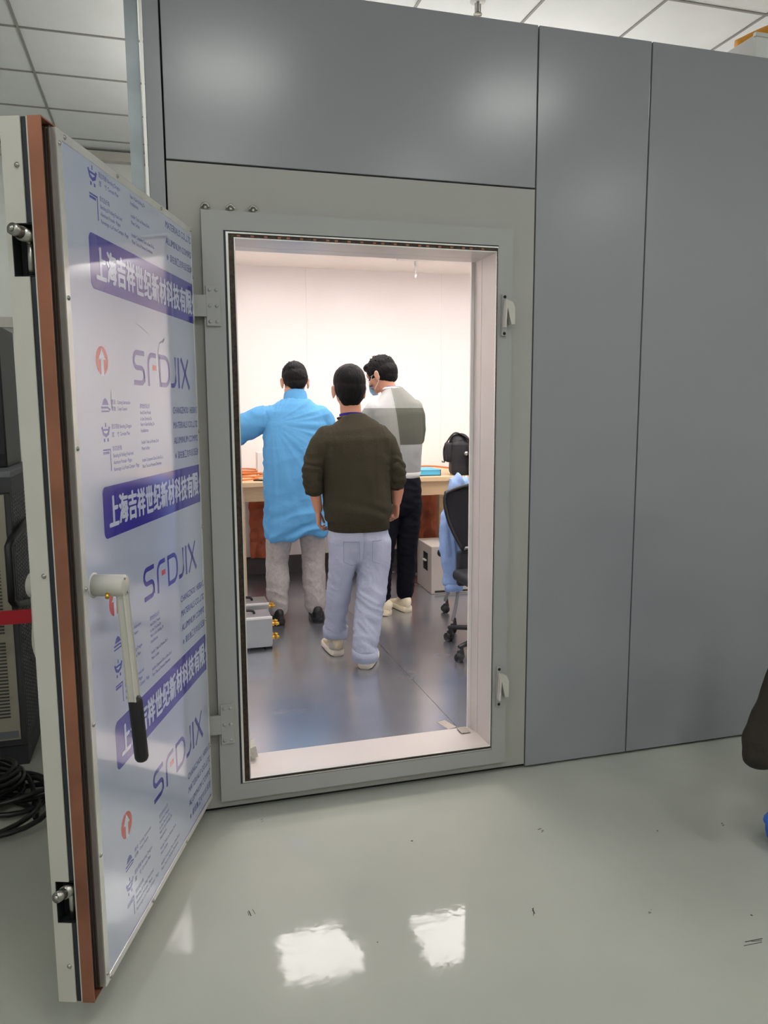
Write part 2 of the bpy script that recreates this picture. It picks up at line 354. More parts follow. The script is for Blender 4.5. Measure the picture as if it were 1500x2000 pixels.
# chamber ceiling lights; the far right one is added to brighten the walls
for x, y, lb in [(1.02, 2.62, 'lit square ceiling panel above the person in blue'), (2.09, 2.5, 'lit square ceiling panel above the chair'), (1.02, 1.15, 'lit square ceiling panel just inside the doorway, left'), (2.09, 1.15, 'lit square ceiling panel just inside the doorway, right'), (3.1, 2.5, 'added lit square ceiling panel brightening the walls, far right of the chamber')]:
    panel_light(x, y, .6, .56, 2.7, M['lamp_in'], lb, None, 'i')
fx = thing('ceiling_vent', 'small flat white fixture on the chamber ceiling near the back', 'fixture', (2.03, 3.24, 2.7))
one_box('plate', M['white_plastic'], fx, -.16, .16, -.1, .1, -.03, -.0005, bev=.008)
sp = thing('sprinkler', 'small white sprinkler hanging from the chamber ceiling', 'sprinkler', (2.03, 3.33, 2.668))
bm = BM(); cyl(bm, (0, 0, .0), (0, 0, -.03), .012); cyl(bm, (0, 0, -.03), (0, 0, -.1), .006); ell(bm, (0, 0, -.11), (.016, .016, .02), sub=2)
obj('head', bm, M['white_plastic'], sp, True)
sp2 = thing('sprinkler', 'chrome sprinkler head under the outer ceiling above the grey wall', 'sprinkler', (1.66, 1.2, ZC))
bm = BM(); cyl(bm, (0, 0, 0), (0, 0, -.012), .04); obj('flange', bm, M['white_plastic'], sp2, True)
bm = BM(); cyl(bm, (0, 0, -.012), (0, 0, -.07), .008); cyl(bm, (0, 0, -.07), (0, 0, -.075), .022)
box(bm, -.016, -.012, -.003, .003, -.07, -.02); box(bm, .012, .016, -.003, .003, -.07, -.02)
obj('nozzle', bm, M['steel'], sp2, True)

# ------------------------------------------------------------------ door frame with rings
fr = empty('trim_1', (0, 0, 0)); fr['kind'] = 'structure'
YF = -.025
R0 = (.231, 1.2445, .116, 2.100)
def inset(r, l, rr, b, t): return (r[0] + l, r[1] - rr, r[2] + b, r[3] - t)
R1 = inset(R0, .008, .001, .002, .004); R2 = inset(R1, .008, .001, .003, .005); R3 = inset(R2, .019, .004, .009, .012); R4 = inset(R3, .004, .001, .002, .003)
bm = BM(); ring_frame(bm, (.159, 1.303, .056, 2.163), R0, YF, .02); obj('casing_plate', bm, M['frame_grey'], fr)
bm = BM(); ring_frame(bm, R0, R1, YF + .002, -.0125); obj('gasket', bm, M['navy'], fr)
bm = BM(); ring_frame(bm, R1, R2, YF + .001, -.0125); obj('lip', bm, M['alu_trim'], fr)
bm = BM(); ring_frame(bm, R2, R3, YF + .006, -.0125); obj('contact_groove', bm, M['brown'], fr)
# copper fingers in the groove
bm = BM()
for i in range(60):
    x = R2[0] + .03 + i * .0155
    if (i * 37) % 11 < 4: box(bm, x, x + .011, YF + .004, YF + .006, R3[3] + .003, R2[3] - .003)
for i in range(110):
    z = R2[2] + .04 + i * .0175
    if 50 < i: box(bm, R3[1] + .002, R2[1] - .002, YF + .004, YF + .006, z, z + .011)
obj('copper_fingers', bm, M['copper'], fr)
bm = BM(); ring_frame(bm, R3, R4, YF + .003, -.0125); obj('inner_lip', bm, M['alu_trim'], fr)
bm = BM(); ring_frame(bm, (R4[0] - .03, R4[1] + .03, R4[2] - .03, R4[3] + .03), R4, -.012, .115)
ring_frame(bm, (R4[0] - .03, R4[1] + .03, R4[2] - .03, R4[3] + .03), (R4[0], R4[1] + .0, R4[2] - .004, R4[3] + .0), .118, .19)
obj('jamb_lining', bm, M['lining'], fr)
for ex in (.175, .259, .335):
    bm = BM(); pts = [(ex + .012 * math.cos(a), YF + .012, 2.172 + .014 * math.sin(a)) for a in [PI * i / 10 for i in range(11)]]
    tube(bm, pts, .0035, 8); cyl(bm, (ex, YF + .012, 2.163), (ex, YF + .012, 2.18), .007, 12); obj('lifting_eye', bm, M['steel'], fr, True)
def hinge(z0, z1):
    t = empty('hinge', (0, 0, 0), parent=fr)
    bm = BM(); zm = (z0 + z1) / 2
    box(bm, .166, .213, YF - .010, YF, z0, z1, bev=.001); box(bm, .085, .168, YF - .009, YF, zm - .036, zm + .036, bev=.001)
    t2 = obj('hinge_plate', bm, M['frame_grey'], t)
    for bz in (z0 + .014, zm, z1 - .014):
        for bx in (.178, .201):
            bm = BM(); ell(bm, (bx, YF - .010, bz), (.0065, .004, .0065), sub=2); obj('bolt', bm, M['frame_grey'], t, True)
    bm = BM(); cyl(bm, (.093, YF - .012, z0 - .005), (.093, YF - .012, zm - .038), .012); cyl(bm, (.093, YF - .012, zm + .038), (.093, YF - .012, z1 + .02), .012)
    obj('hinge_knuckle', bm, M['alu_trim'], t, True)
hinge(1.781, 1.914); hinge(.283, .432)
def keeper(zt, zb):
    t = empty('latch_keeper', (1.272, YF, (zt + zb) / 2), parent=fr)
    hz = (zt - zb) / 2
    one_box('keeper_plate', M['frame_grey'], t, -.016, .004, -.012, 0, -hz, hz, bev=.001)
    bm = BM()   # sloped catch: polygon in xz extruded
    poly = [(-.010, hz * .72), (.016, hz * .62), (.026, hz * .35), (.026, -hz * .45), (.012, -hz * .45), (.006, -hz * .2), (-.004, hz * .35), (-.009, -hz * .6), (-.014, -hz * .6)]
    A = [bm.verts.new((x, -.036, z)) for x, z in poly]; Bq = [bm.verts.new((x, -.011, z)) for x, z in poly]
    bm.faces.new(A); bm.faces.new(Bq[::-1])
    for i in range(len(poly)): bm.faces.new((A[i], A[(i + 1) % len(poly)], Bq[(i + 1) % len(poly)], Bq[i]))
    obj('sloped_catch', bm, M['cream'], t)
    for s in (-1, 1):
        bm = BM(); cyl(bm, (-.006, -.0135, s * hz * .88), (-.006, -.011, s * hz * .88), .006, 12); obj('screw', bm, M['black'], t, True)
keeper(1.922, 1.768); keeper(.468, .302)

# ------------------------------------------------------------------ the open door leaf
DR = empty('door_1', (-.187, -.937, 0), math.atan2(.9426, .334)); DR['kind'] = 'structure'
TW = .93; ZB, ZT = .086, 2.102      # plug width, door bottom and top
def dp(t, off, z): return Vector((t, -off, z))
# slab with two latch pockets cut in the free edge
SL0, SL1 = .056, .099
pk = [(1.780, 1.889), (.291, .398)]
bm = BM(); box(bm, 0.0, .975, SL0, SL1, ZB, ZT)
for z0, z1 in ((ZB, pk[1][0]), (pk[1][1], pk[0][0]), (pk[0][1], ZT)): box(bm, -.04, 0.0, SL0, SL1, z0, z1)
for z0, z1 in pk: box(bm, -.04, 0, .089, SL1, z0, z1)
obj('door_slab', bm, M['cream'], DR)
bm = BM()
for z0, z1 in ((ZB, pk[1][0]), (pk[1][1], pk[0][0]), (pk[0][1], ZT)): box(bm, -.038, .0, .044, .056, z0, z1, bev=.003)
box(bm, 0, .972, .044, .056, ZT - .03, ZT - .002); box(bm, 0, .972, .044, .056, ZB + .002, ZB + .03); box(bm, .94, .972, .044, .056, ZB, ZT)
obj('edge_gasket', bm, M['navy'], DR)
one_box('backing_board', M['cream'], DR, -.039, .972, .0405, .0435, ZB + .001, ZT - .001)
bm = BM(); ring_frame(bm, (-.040, .972, ZB, ZT), (-.037, .969, ZB + .003, ZT - .003), .011, .040); obj('copper_flange', bm, M['copper'], DR)
for z0, z1 in pk:
    t = empty('latch', (0, 0, 0), parent=DR)
    bm = BM(); box(bm, -.006, -.001, .045, .0885, z0 + .001, z1 - .001); box(bm, -.0385, -.006, .0875, .0888, z0 + .001, z1 - .001)
    box(bm, -.038, -.006, .046, .088, z1 - .002, z1 - .0005); box(bm, -.038, -.006, .046, .088, z0 + .0005, z0 + .002); obj('pocket', bm, M['black'], t)
    bm = BM(); cyl(bm, (-.022, .060, z0 + .003), (-.022, .060, z1 - .03), .0075, 14); obj('lever', bm, M['steel'], t, True)
    bm = BM(); cyl(bm, (-.010, .056, z1 - .028), (-.05, .064, z1 - .022), .015, 18); cyl(bm, (-.05, .064, z1 - .022), (-.074, .070, z1 - .018), .0125, 18)
    cyl(bm, (-.074, .070, z1 - .018), (-.079, .071, z1 - .017), .007, 12); obj('roller_pin', bm, M['steel'], t, True)
for z in (2.005, 1.133, .181):
    bm = BM(); cyl(bm, (-.042, .067, z), (-.039, .067, z), .0055, 12); ell(bm, (-.042, .067, z), (.003, .0048, .0048), sub=2); obj('edge_screw', bm, M['steel'], DR, True)
# plug body + finger strips
one_box('plug', M['alu'], DR, 0.0, TW, .0005, .0405, ZB + .010, ZT - .010)
bm = BM()
for kx in range(5): box(bm, -.004 - .0015 * (kx % 2), 0, .013 + kx * .0055, .0165 + kx * .0055, ZB + .012, ZT - .012)
for kx in range(5): box(bm, 0, TW, .013 + kx * .0055, .0165 + kx * .0055, ZT - .010, ZT - .0065); box(bm, 0, TW, .013 + kx * .0055, .0165 + kx * .0055, ZB + .0065, ZB + .010)
obj('contact_fingers', bm, M['finger'], DR)
bm = BM(); ring_frame(bm, (0, TW, ZB + .010, ZT - .010), (.022, TW - .012, ZB + .028, ZT - .03), -.002, .0008)
obj('edge_moulding', bm, M['alu_trim'], DR)
scr = [(.036, 2.082), (.010, 2.062), (.319, 2.082), (.639, 2.082), (.915, 2.082), (.011, 1.742), (.012, 1.413), (.012, 1.092), (.012, .765), (.010, .437), (.010, .126), (.026, .105), (.322, .105), (.627, .105), (.924, 1.934), (.924, 1.425), (.924, 1.096), (.924, .766), (.924, .30)]
for t_, z in scr:
    bm = BM(); cyl(bm, (t_, -.0015, z), (t_, -.0035, z), .0055, 10); ell(bm, (t_, -.0035, z), (.0045, .003, .0045), sub=2); obj('moulding_screw', bm, M['steel'], DR, True)
FX0, FX1, FZ0, FZ1 = .022, TW - .012, ZB + .028, ZT - .03
film = one_box('film_panel', M['film'], DR, FX0, FX1, -.0008, .0005, FZ0, FZ1)
# --- print on the film, as thin ink layers
YI = -.0010
def clip(bm):
    for co, no in (((FX1, 0, 0), (1, 0, 0)), ((0, 0, FZ0), (0, 0, -1)), ((0, 0, FZ1), (0, 0, 1)), ((FX0, 0, 0), (-1, 0, 0))):
        bmesh.ops.bisect_plane(bm, geom=bm.verts[:] + bm.edges[:] + bm.faces[:], plane_co=co, plane_no=no, clear_outer=True)
_font = {}
def text_bm(s, bold=0.0):
    cu = bpy.data.curves.new('t', 'FONT'); cu.body = s; cu.offset = bold; cu.resolution_u = 3; cu.fill_mode = 'FRONT'
    to = bpy.data.objects.new('t', cu); C.objects.link(to); me = evald(to); bpy.data.objects.remove(to)
    bm = BM(); bm.from_mesh(me); bpy.data.meshes.remove(me); return bm
def put_text(dst, s, x, z, w=None, h=.02, bold=0.0, slant=0.0, y=YI, exact_h=False):
    """place a line: left x, baseline z, cap height h, width w"""
    b = text_bm(s, 0)
    xs = [v.co.x for v in b.verts]; zs = [v.co.y for v in b.verts]
    if not xs: b.free(); return
    x0, x1, y0, y1 = min(xs), max(xs), min(zs), max(zs)
    sy = h / (y1 - y0) if exact_h else h / .73
    sx = (w / (x1 - x0)) if w else sy
    vm = {}
    for v in b.verts:
        X = (v.co.x - x0) * sx; Z = (v.co.y - (y0 if exact_h else 0)) * sy
        vm[v] = dst.verts.new((x + X + slant * Z, y, z + Z))
    fs = [[vm[v] for v in f.verts] for f in b.faces]
    for f in fs: dst.faces.new(f)
    for k, (du, dv) in enumerate(((1, 0), (-1, 0), (0, .6), (0, -.6), (.7, .5), (-.7, -.5)) if bold else ()):   # heavier weight: the same glyph laid again, shifted
        d = bold * abs(sx); dup_v = {v: dst.verts.new((v.co.x + du * d, y - .00002 * (k + 1), v.co.z + dv * d)) for v in vm.values()}
        for f in fs: dst.faces.new([dup_v[v] for v in f])
    b.free()
def ink(name, bm, m, parent=film):
    clip(bm)
    for f in bm.faces:
        if f.normal.y > 0: f.normal_flip()
    me = bpy.data.meshes.new(name); bm.normal_update()
    for f in bm.faces:
        if f.normal.y > 0: f.normal_flip()
    bm.to_mesh(me); bm.free(); return link_mesh(name, me, m, parent)
def poly(bm, pts, y=YI):
    try: bm.faces.new([bm.verts.new((p[0], y, p[1])) for p in pts])
    except ValueError: pass
def stroke(bm, pts, w, y=YI):
    P = [Vector((p[0], p[1])) for p in pts]; L = []; Rr = []
    for i in range(len(P)):
        d1 = (P[i] - P[i - 1]).normalized() if i else (P[1] - P[0]).normalized()
        d2 = (P[i + 1] - P[i]).normalized() if i < len(P) - 1 else d1
        n1 = Vector((-d1.y, d1.x)); n2 = Vector((-d2.y, d2.x)); mm = (n1 + n2)
        mm = mm.normalized(); kk = w / 2 / max(.35, mm.dot(n1)); L.append(P[i] + mm * kk); Rr.append(P[i] - mm * kk)
    for i in range(len(P) - 1): poly(bm, [L[i], L[i + 1], Rr[i + 1], Rr[i]], y)
def rrect(x0, x1, z0, z1, r, n=6):
    out = []
    for cx, cz, a0 in ((x1 - r, z1 - r, 0), (x0 + r, z1 - r, 90), (x0 + r, z0 + r, 180), (x1 - r, z0 + r, 270)):
        for i in range(n + 1):
            a = math.radians(a0 + 90 * i / n); out.append((cx + r * math.cos(a), cz + r * math.sin(a)))
    return out
CJ = '上海吉祥世纪新材科技有限公'
for bc in (1.846, 1.249, .652, .055):
    bm = BM(); poly(bm, rrect(.133, 1.2, bc - .064, bc + .064, .018)); ink('blue_band', bm, M['blue_ink'])
    if bc > .1:
        bm = BM()
        for i, chx in enumerate(CJ): put_text(bm, chx, .168 + i * .0615, bc - .037, w=.054, h=.074, bold=.06, y=YI - .0003, exact_h=True)
        ink('band_lettering', bm, M['white_ink'])
    # logo word below the band
    lz = bc - .234
    if lz > 0.2:
        bm = BM(); H = .047; W_ = .0135
        def L(x, z): return (x + .0 * z, lz + z)
        def arc(cx, cz, r, a0, a1, n=6): return [(cx + r * math.cos(math.radians(a0 + (a1 - a0) * i / n)), cz + r * math.sin(math.radians(a0 + (a1 - a0) * i / n))) for i in range(n + 1)]
        a = H - W_ / 2
        stroke(bm, [L(*p) for p in [(.452, a)] + arc(.395, a - .021, .021, 90, 180) + arc(.395, .022, .022, 180, 270, 5)[1:] + arc(.425, -.022, .022, 90, 0, 5) + arc(.425, -a + .021, .021, 0, -90) + [(.370, -a)]], W_)
        stroke(bm, [L(*p) for p in [(.545, a)] + arc(.508, a - .028, .028, 90, 180) + [(.480, -H)]], W_)
        stroke(bm, [L(*p) for p in [(.572, a - 0), (.572, -a), (.610, -a)] + arc(.618, -a + .034, .034, -90, 0) + arc(.618, a - .034, .034, 0, 90) + [(.565, a)]], W_)
        stroke(bm, [L(*p) for p in [(.712, H)] + [(.712, -a + .02)] + arc(.688, -a + .024, .024, 0, -90) + [(.666, -a)]], W_)
        stroke(bm, [L(.742, H), L(.742, -H)], W_)
        stroke(bm, [L(.768, H), L(.846, -H)], W_ * 1.15); stroke(bm, [L(.840, H), L(.768, -H)], W_ * .8)
        ink('logo_word', bm, M['blue_ink'])
        bm = BM(); poly(bm, [L(.513, -.002), L(.545, -.002), L(.545, .013), L(.513, .013)]); ink('logo_dash', bm, M['red_ink'])
        # red disc with white arrow
        dz = bc - .229
        bm = BM(); poly(bm, [(.171 + .0345 * math.cos(2 * PI * i / 32), dz + .0345 * math.sin(2 * PI * i / 32)) for i in range(32)]); ink('arrow_disc', bm, M['red_ink'])
        bm = BM(); poly(bm, [(.171, dz + .030), (.190, dz + .003), (.152, dz + .003)], YI - .0003); poly(bm, [(.163, dz + .004), (.163, dz - .036), (.179, dz - .036), (.179, dz + .004)], YI - .0003); ink('arrow', bm, M['white_ink'])
# small print above each band
for bc in (1.846, 1.249, .652, .055):
    bm = BM()
    if bc < 1.7: put_text(bm, 'CHANGZHOU  HEIBA DE', .673, bc + .238, w=.262, h=.021, slant=.15, bold=.012)
    put_text(bm, 'MATERIALS CO.,LTD', .672, bc + .192, w=.248, h=.021, slant=.15, bold=.012)
    put_text(bm, 'ALUMINUM COMPOSI', .672, bc + .145, w=.262, h=.021, slant=.15, bold=.012)
    put_text(bm, '※', .676, bc + .099, w=.016, h=.016, exact_h=True)
    for i, chx in enumerate(['请', '在', '施', '工', '完', '毕', '后', '15', '日', '内']): put_text(bm, chx, .702 + i * .0225, bc + .097, w=.020, h=.023, bold=.012, exact_h=True)
    ink('company_lines', bm, M['blue_ink_thin'])
    bm = BM()
    if bc < 1.7:
        # bridge-like mark with captions
        z = bc + .262
        poly(bm, [(.158, z), (.196, z), (.188, z + .012), (.177, z + .017), (.166, z + .012)]); stroke(bm, [(.152, z - .006), (.190, z - .006), (.205, z - .012)], .005); stroke(bm, [(.152, z - .015), (.200, z - .015)], .004)
        put_text(bm, '建设', .213, z + .002, w=.026, h=.012, exact_h=True); put_text(bm, '印象', .213, z - .015, w=.026, h=.012, exact_h=True)
        put_text(bm, 'Cutting Subtraction', .250, z + .003, w=.085, h=.009); put_text(bm, 'Coupe Coupure', .250, z - .013, w=.062, h=.009)
    z = bc + .197     # boat-like mark
    stroke(bm, [(.150, z + .012), (.158, z - .004), (.172, z - .009), (.186, z - .004), (.194, z + .012)], .008); stroke(bm, [(.157, z + .005), (.187, z + .005)], .005)
    stroke(bm, [(.172, z + .012), (.172, z + .022)], .005); poly(bm, [(.158, z - .016), (.166, z - .016), (.166, z - .024), (.158, z - .024)]); poly(bm, [(.178, z - .016), (.186, z - .016), (.186, z - .024), (.178, z - .024)])
    put_text(bm, '提拉弯曲', .207, z + .006, w=.045, h=.013, exact_h=True); put_text(bm, '度    寸', .207, z - .014, w=.045, h=.013, exact_h=True)
    put_text(bm, 'Bending Dragon', .258, z + .007, w=.078, h=.010); put_text(bm, 'Curvate Plier', .258, z - .012, w=.066, h=.010)
    z = bc + .128     # folded-corner mark
    stroke(bm, [(.150, z + .025), (.193, z + .025), (.193, z - .028)], .004); stroke(bm, [(.150, z + .018), (.186, z + .018)], .006)
    put_text(bm, '剪切及折角', .207, z + .020, w=.056, h=.013, exact_h=True)
    put_text(bm, 'Bending & Folding Fraiol and', .209, z + .004, w=.130, h=.010); put_text(bm, 'Aluminum Fronade · Plague', .209, z - .013, w=.118, h=.010); put_text(bm, 'Ramenage a La Fraise Campus · Plage', .209, z - .030, w=.168, h=.010)
    # middle column
    for j, (l1, l2, w1, w2) in enumerate([('请勿划伤及沾污', 'Avoid Direct Pressed', .075, .08), ('Near In Gaiet Building, De', 'Installations', .105, .055), ('Installer Toiles Les Panneau De A', 'Mener Surface', .135, .06), ('Installer Component Dans Le Sens De La', 'Placer Tous Les Panneaux Dimensions', .165, .15)]):
        if bc > 1.7 and j == 0: continue
        zz = bc + .255 - j * .049
        put_text(bm, l1, .402, zz, w=w1, h=.010); put_text(bm, l2, .402, zz - .017, w=w2, h=.010)
        if j == 0: put_text(bm, 'Le Sens Direction De', .402, zz - .034, w=.085, h=.010)
    ink('small_print', bm, M['blue_ink_thin'])
# scuff marks on the film
bm = BM()
for pts, w_ in (([(.60, 1.70), (.57, 1.68), (.565, 1.62), (.59, 1.55)], .0016), ([(.70, 1.73), (.69, 1.66), (.70, 1.58)], .0016), ([(.40, 1.73), (.44, 1.722), (.49, 1.71)], .0012), ([(.215, 1.545), (.213, 1.52), (.22, 1.50)], .002)):
    stroke(bm, [tuple(p)[:2] for p in smooth_path([(a, b, 0) for a, b in pts], 5)], w_, YI - .0004)
poly(bm, [(.605, 1.70), (.618, 1.712), (.625, 1.704), (.615, 1.700), (.608, 1.692)], YI - .0004)
ink('scuff_marks', bm, mat('grey_scuff', rgb(140, 142, 150), .5))
# inner lever handle
hd = empty('lever_handle', (0, 0, 0), parent=DR)
bm = BM(); cyl(bm, (.058, -.0, 1.09), (.058, -.0025, 1.09), .03, 28); loft(bm, [(.058, -.002, 1.09, .026), (.058, -.075, 1.09, .026), (.058, -.078, 1.09, .024)], side=(1, 0, 0), n=28, cap=False); obj('hub', bm, M['cream'], hd, True)
bm = BM(); obox(bm, (.067, -.072, .955), (.014, 0, 0), (0, .0075, 0), (.009, -.005, -.15), bev=.003); obj('lever_arm', bm, M['cream'], hd)
bm = BM(); loft(bm, [(.078, -.079, .80, .017), (.084, -.080, .74, .017), (.092, -.082, .65, .017)], n=20); obj('grip', bm, M['dark_grip'], hd, True)
for q in ((.052, -.078, 1.108), (.066, -.078, 1.072)):
    bm = BM(); cyl(bm, q, (q[0], q[1] - .002, q[2]), .003, 10); obj('set_screw', bm, M['steel'], hd, True)
bm = BM(); cyl(bm, (.040, -.04, 1.075), (.028, -.045, 1.068), .005, 10); obj('set_screw', bm, M['gold'], hd, True)
# outer lever handle
oh = empty('outer_lever_handle', (0, 0, 0), parent=DR)
bm = BM(); loft(bm, [(.058, .099, 1.09, .03), (.058, .15, 1.09, .03)], n=24, cap=False); obj('hub', bm, M['cream'], oh, True)
bm = BM(); loft(bm, [tuple(p) + (.016, .012) for p in smooth_path([(.058, .14, 1.08), (.075, .15, 1.0), (.09, .16, .92), (.11, .13, .82), (.12, .11, .74)], 5)], side=(1, 0, 0), n=16); obj('lever_arm', bm, M['cream'], oh, True)
#@@PART2
# ------------------------------------------------------------------ people
def fbm(p, s, d=2): 
    v = 0; a = 1
    for i in range(d): v += a * noise.noise(Vector(p) * s * (2 ** i)); a *= .5
    return v
def folds(amp, sx, sz, tilt=0.0, amp2=0.0, s2=9, off=0.0):
    def f(p):
        q = Vector((p.x * sx + p.z * tilt * sx + off, p.y * sx + off, p.z * sz + p.x * tilt * sz))
        a = noise.noise(q); a = (1 - abs(a) * 2.2)      # ridged
        return amp * a + (amp2 * noise.noise(Vector(p) * s2) if amp2 else 0)
    return f
def hand_shapes(bm, wrist, d, palm_n, thumb_side, curl=.5, s=1.0):
    """wrist point, finger direction d, palm normal (the way fingers curl), thumb side vector"""
    w_ = Vector(wrist); d = Vector(d).normalized(); pn = Vector(palm_n).normalized(); sd = Vector(thumb_side).normalized()
    pc = w_ + d * .045 * s
    loft(bm, [tuple(w_ - d * .02) + (.026 * s, .019 * s), tuple(w_ + d * .01) + (.028 * s, .016 * s), tuple(pc) + (.037 * s, .0145 * s), tuple(w_ + d * .085 * s) + (.039 * s, .0125 * s)], side=sd, n=16)
    for k, (o_, ln) in enumerate(((.029, .070), (.0100, .078), (-.0095, .072), (-.028, .057))):
        b0 = w_ + d * (.086 - .004 * abs(k - 1)) * s + sd * o_ * s
        c = curl * (1 + .18 * k); pts = [b0 - d * .012]; cur = b0; a = c * .35
        for seg, l in enumerate((.42, .33, .25)):
            pts.append(cur); dd = d * math.cos(a) + pn * math.sin(a); cur = cur + dd * ln * l * s; a += c * .75
        pts.append(cur)
        rr = [.0092, .0088, .0080, .0073, .0062]
        loft(bm, [tuple(p) + (rr[i] * s,) for i, p in enumerate(pts)], side=sd, n=10)
    t0 = w_ + d * .025 * s + sd * .022 * s; t1 = t0 + (d * .55 + sd * .75 + pn * .3).normalized() * .042 * s
    t2 = t1 + (d * .9 + sd * .25 + pn * .35).normalized() * .030 * s; t3 = t2 + (d * .95 + pn * .4).normalized() * .024 * s
    loft(bm, [tuple(t0) + (.0135 * s,), tuple(t1) + (.0108 * s,), tuple(t2) + (.0095 * s,), tuple(t3) + (.0080 * s,)], side=pn, n=10)
def rotm(yaw=0, pitch=0, roll=0): return Matrix.Rotation(yaw, 3, 'Z') @ Matrix.Rotation(pitch, 3, 'X') @ Matrix.Rotation(roll, 3, 'Y')
def head_shapes(bm, c, rot, s=1.0):
    """head centre c (between the ears), face looks along +y of rot"""
    c = Vector(c)
    def e(p, r, rr=None, sub=3): ell(bm, c + rot @ (Vector(p) * s), [q * s for q in r], rot @ rr if rr is not None else rot, sub)
    e((0, -.008, .030), (.074, .092, .082)); e((0, .012, -.02), (.063, .073, .075)); e((0, .045, -.062), (.040, .038, .040)); e((0, .072, -.085), (.020, .016, .018))
    e((0, .078, .03), (.05, .02, .03)); e((.026, .072, -.022), (.02, .018, .02)); e((-.026, .072, -.022), (.02, .018, .02))
    e((0, .095, -.012), (.0095, .012, .024), rotm(0, .25)); e((0, .104, -.028), (.014, .013, .010)); e((.011, .098, -.031), (.007, .008, .006)); e((-.011, .098, -.031), (.007, .008, .006))
    e((0, .086, -.052), (.022, .010, .007)); e((0, .085, -.061), (.018, .010, .007)); e((.03, .079, .017), (.018, .010, .005)); e((-.03, .079, .017), (.018, .010, .005))
    for q in (-1, 1):
        e((.081 * q, -.008, -.012), (.008, .019, .032), rotm(-.35 * q, -.12)); e((.084 * q, -.014, .006), (.007, .016, .014), rotm(-.4 * q)); e((.080 * q, .0, -.038), (.006, .008, .010))
def face_parts(body, c, rot, s=1.0):
    c = Vector(c)
    for q in (-1, 1):
        bm = BM(); ell(bm, c + rot @ Vector((.031 * q, .079, -.001)) * s, (.0125 * s, .008 * s, .0065 * s), rot, 2); obj('eye', bm, M['eye'], body, True)
    bm = BM(); ell(bm, c + rot @ Vector((0, .0955, -.0565)) * s, (.021 * s, .004 * s, .006 * s), rot, 2); obj('lips', bm, M['lip'], body, True)
def hair_mesh(name, body, c, rot, s=1.0, m='hair', shapes=(), tufts=0, tl=.02, seed=1, rough=.004, cut=None):
    bm = BM(); c = Vector(c)
    for p, r in shapes: ell(bm, c + rot @ (Vector(p) * s), [q * s for q in r], rot, 4)
    rnd = random.Random(seed)
    for _ in range(tufts):
        a = rnd.uniform(0, 2 * PI); zz = rnd.uniform(.25, 1); rr = math.sqrt(1 - zz * zz)
        n_ = Vector((rr * math.cos(a), rr * math.sin(a), zz)); p = Vector((0, -.012, .040)) + Vector((n_.x * .078, n_.y * .098, n_.z * .086))
        q = p + (n_ * .8 + Vector((rnd.uniform(-.6, .6), rnd.uniform(-.5, .5), rnd.uniform(-.2, .5)))).normalized() * tl * rnd.uniform(.5, 1.3)
        loft(bm, [tuple(c + rot @ ((p - n_ * .012) * s)) + (.0075,), tuple(c + rot @ ((p + q) / 2 * s)) + (.005,), tuple(c + rot @ (q * s)) + (.0018,)], n=8)
    R_ = rot.inverted()
    def dsp(p):
        q = R_ @ (p - c)
        return rough * (noise.noise(Vector((q.x * 60, q.y * 60, q.z * 22))) + .5 * noise.noise(Vector((q.x * 150, q.y * 150, q.z * 50))))
    return remeshed(name, bm, M[m], body, voxel=.0035, smooth=2, disp=dsp)
def shoe(parent, heel, yaw, L=.275, lift=0.0, upper='shoe_tan', sole='sole', name='shoe', toe_down=0.0, patch=None, high=.085):
    """heel = point on the ground under the heel back; yaw = direction the toe points (0 = +y, positive turns left)"""
    t = empty(name, heel, yaw, parent); t.rotation_euler = (-toe_down, 0, yaw); t.location.z += lift
    def outline(v, g=0):   # half widths along the shoe
        k = v / L
        wl = .036 + .012 * math.sin(min(1, k * 1.25) * PI * .62) 
        if k < .08: wl *= .72 + .28 * (k / .08)
        if k > .8: wl *= math.sqrt(max(.05, 1 - ((k - .8) / .215) ** 2))
        return wl + g
    bm = BM()
    loft(bm, [(0, .004 + L * k, .021, outline(L * k, .005), .020) for k in [.0, .04, .1, .25, .4, .55, .7, .8, .88, .94, .985]], side=(1, 0, 0), n=20, cap=False, sq=5)
    obj('midsole', bm, M[sole], t, True)
    bm = BM(); loft(bm, [(0, .008 + L * k, .004, outline(L * k, .001), .004) for k in [.0, .04, .1, .25, .4, .55, .7, .8, .88, .94, .98]], side=(1, 0, 0), n=20, cap=False, sq=3.2)
    obj('outsole', bm, M['dark_sole'], t, True)
    bm = BM()
    prof = [(.015, .060, .042), (.07, .068, .052), (.18, .070, .056), (.32, .062, .050), (.48, .046, .034), (.64, .038, .025), (.78, .034, .021), (.88, .031, .018), (.95, .027, .012)]
    loft(bm, [(0, .004 + L * k, z, outline(L * k, -.003), h) for k, z, h in prof], side=(1, 0, 0), n=20, sq=2.4)
    loft(bm, [(0, .050, .05, .034, .038), (0, .054, high, .034, .036), (0, .055, high + .010, .034, .035)], side=(1, 0, 0), n=20, cap=False)
    remeshed('upper', bm, M[upper], t, voxel=.006, smooth=4)
    if patch:
        bm = BM(); loft(bm, [(0, .044, .040, .045, .050), (0, .044, .066, .044, .050), (0, .046, .078, .042, .046), (0, .052, .086, .034, .036)], side=(1, 0, 0), n=24, cap=False); obj('heel_patch', bm, M[patch], t, True)
    bm = BM(); loft(bm, [(0, .054, .05, .028, .030), (0, .056, .10, .028, .030), (0, .058, .135, .028, .029)], side=(1, 0, 0), n=18, cap=False); obj('sock', bm, M['base_dark'], t, True)
    bm = BM()
    for k in range(5): box(bm, -.022, .022, .10 + k * .018, .106 + k * .018, .094 - k * .009, .099 - k * .009, bev=.002)
    obj('laces', bm, M['sole' if upper != 'black_shoe' else 'black'], t)
    return t

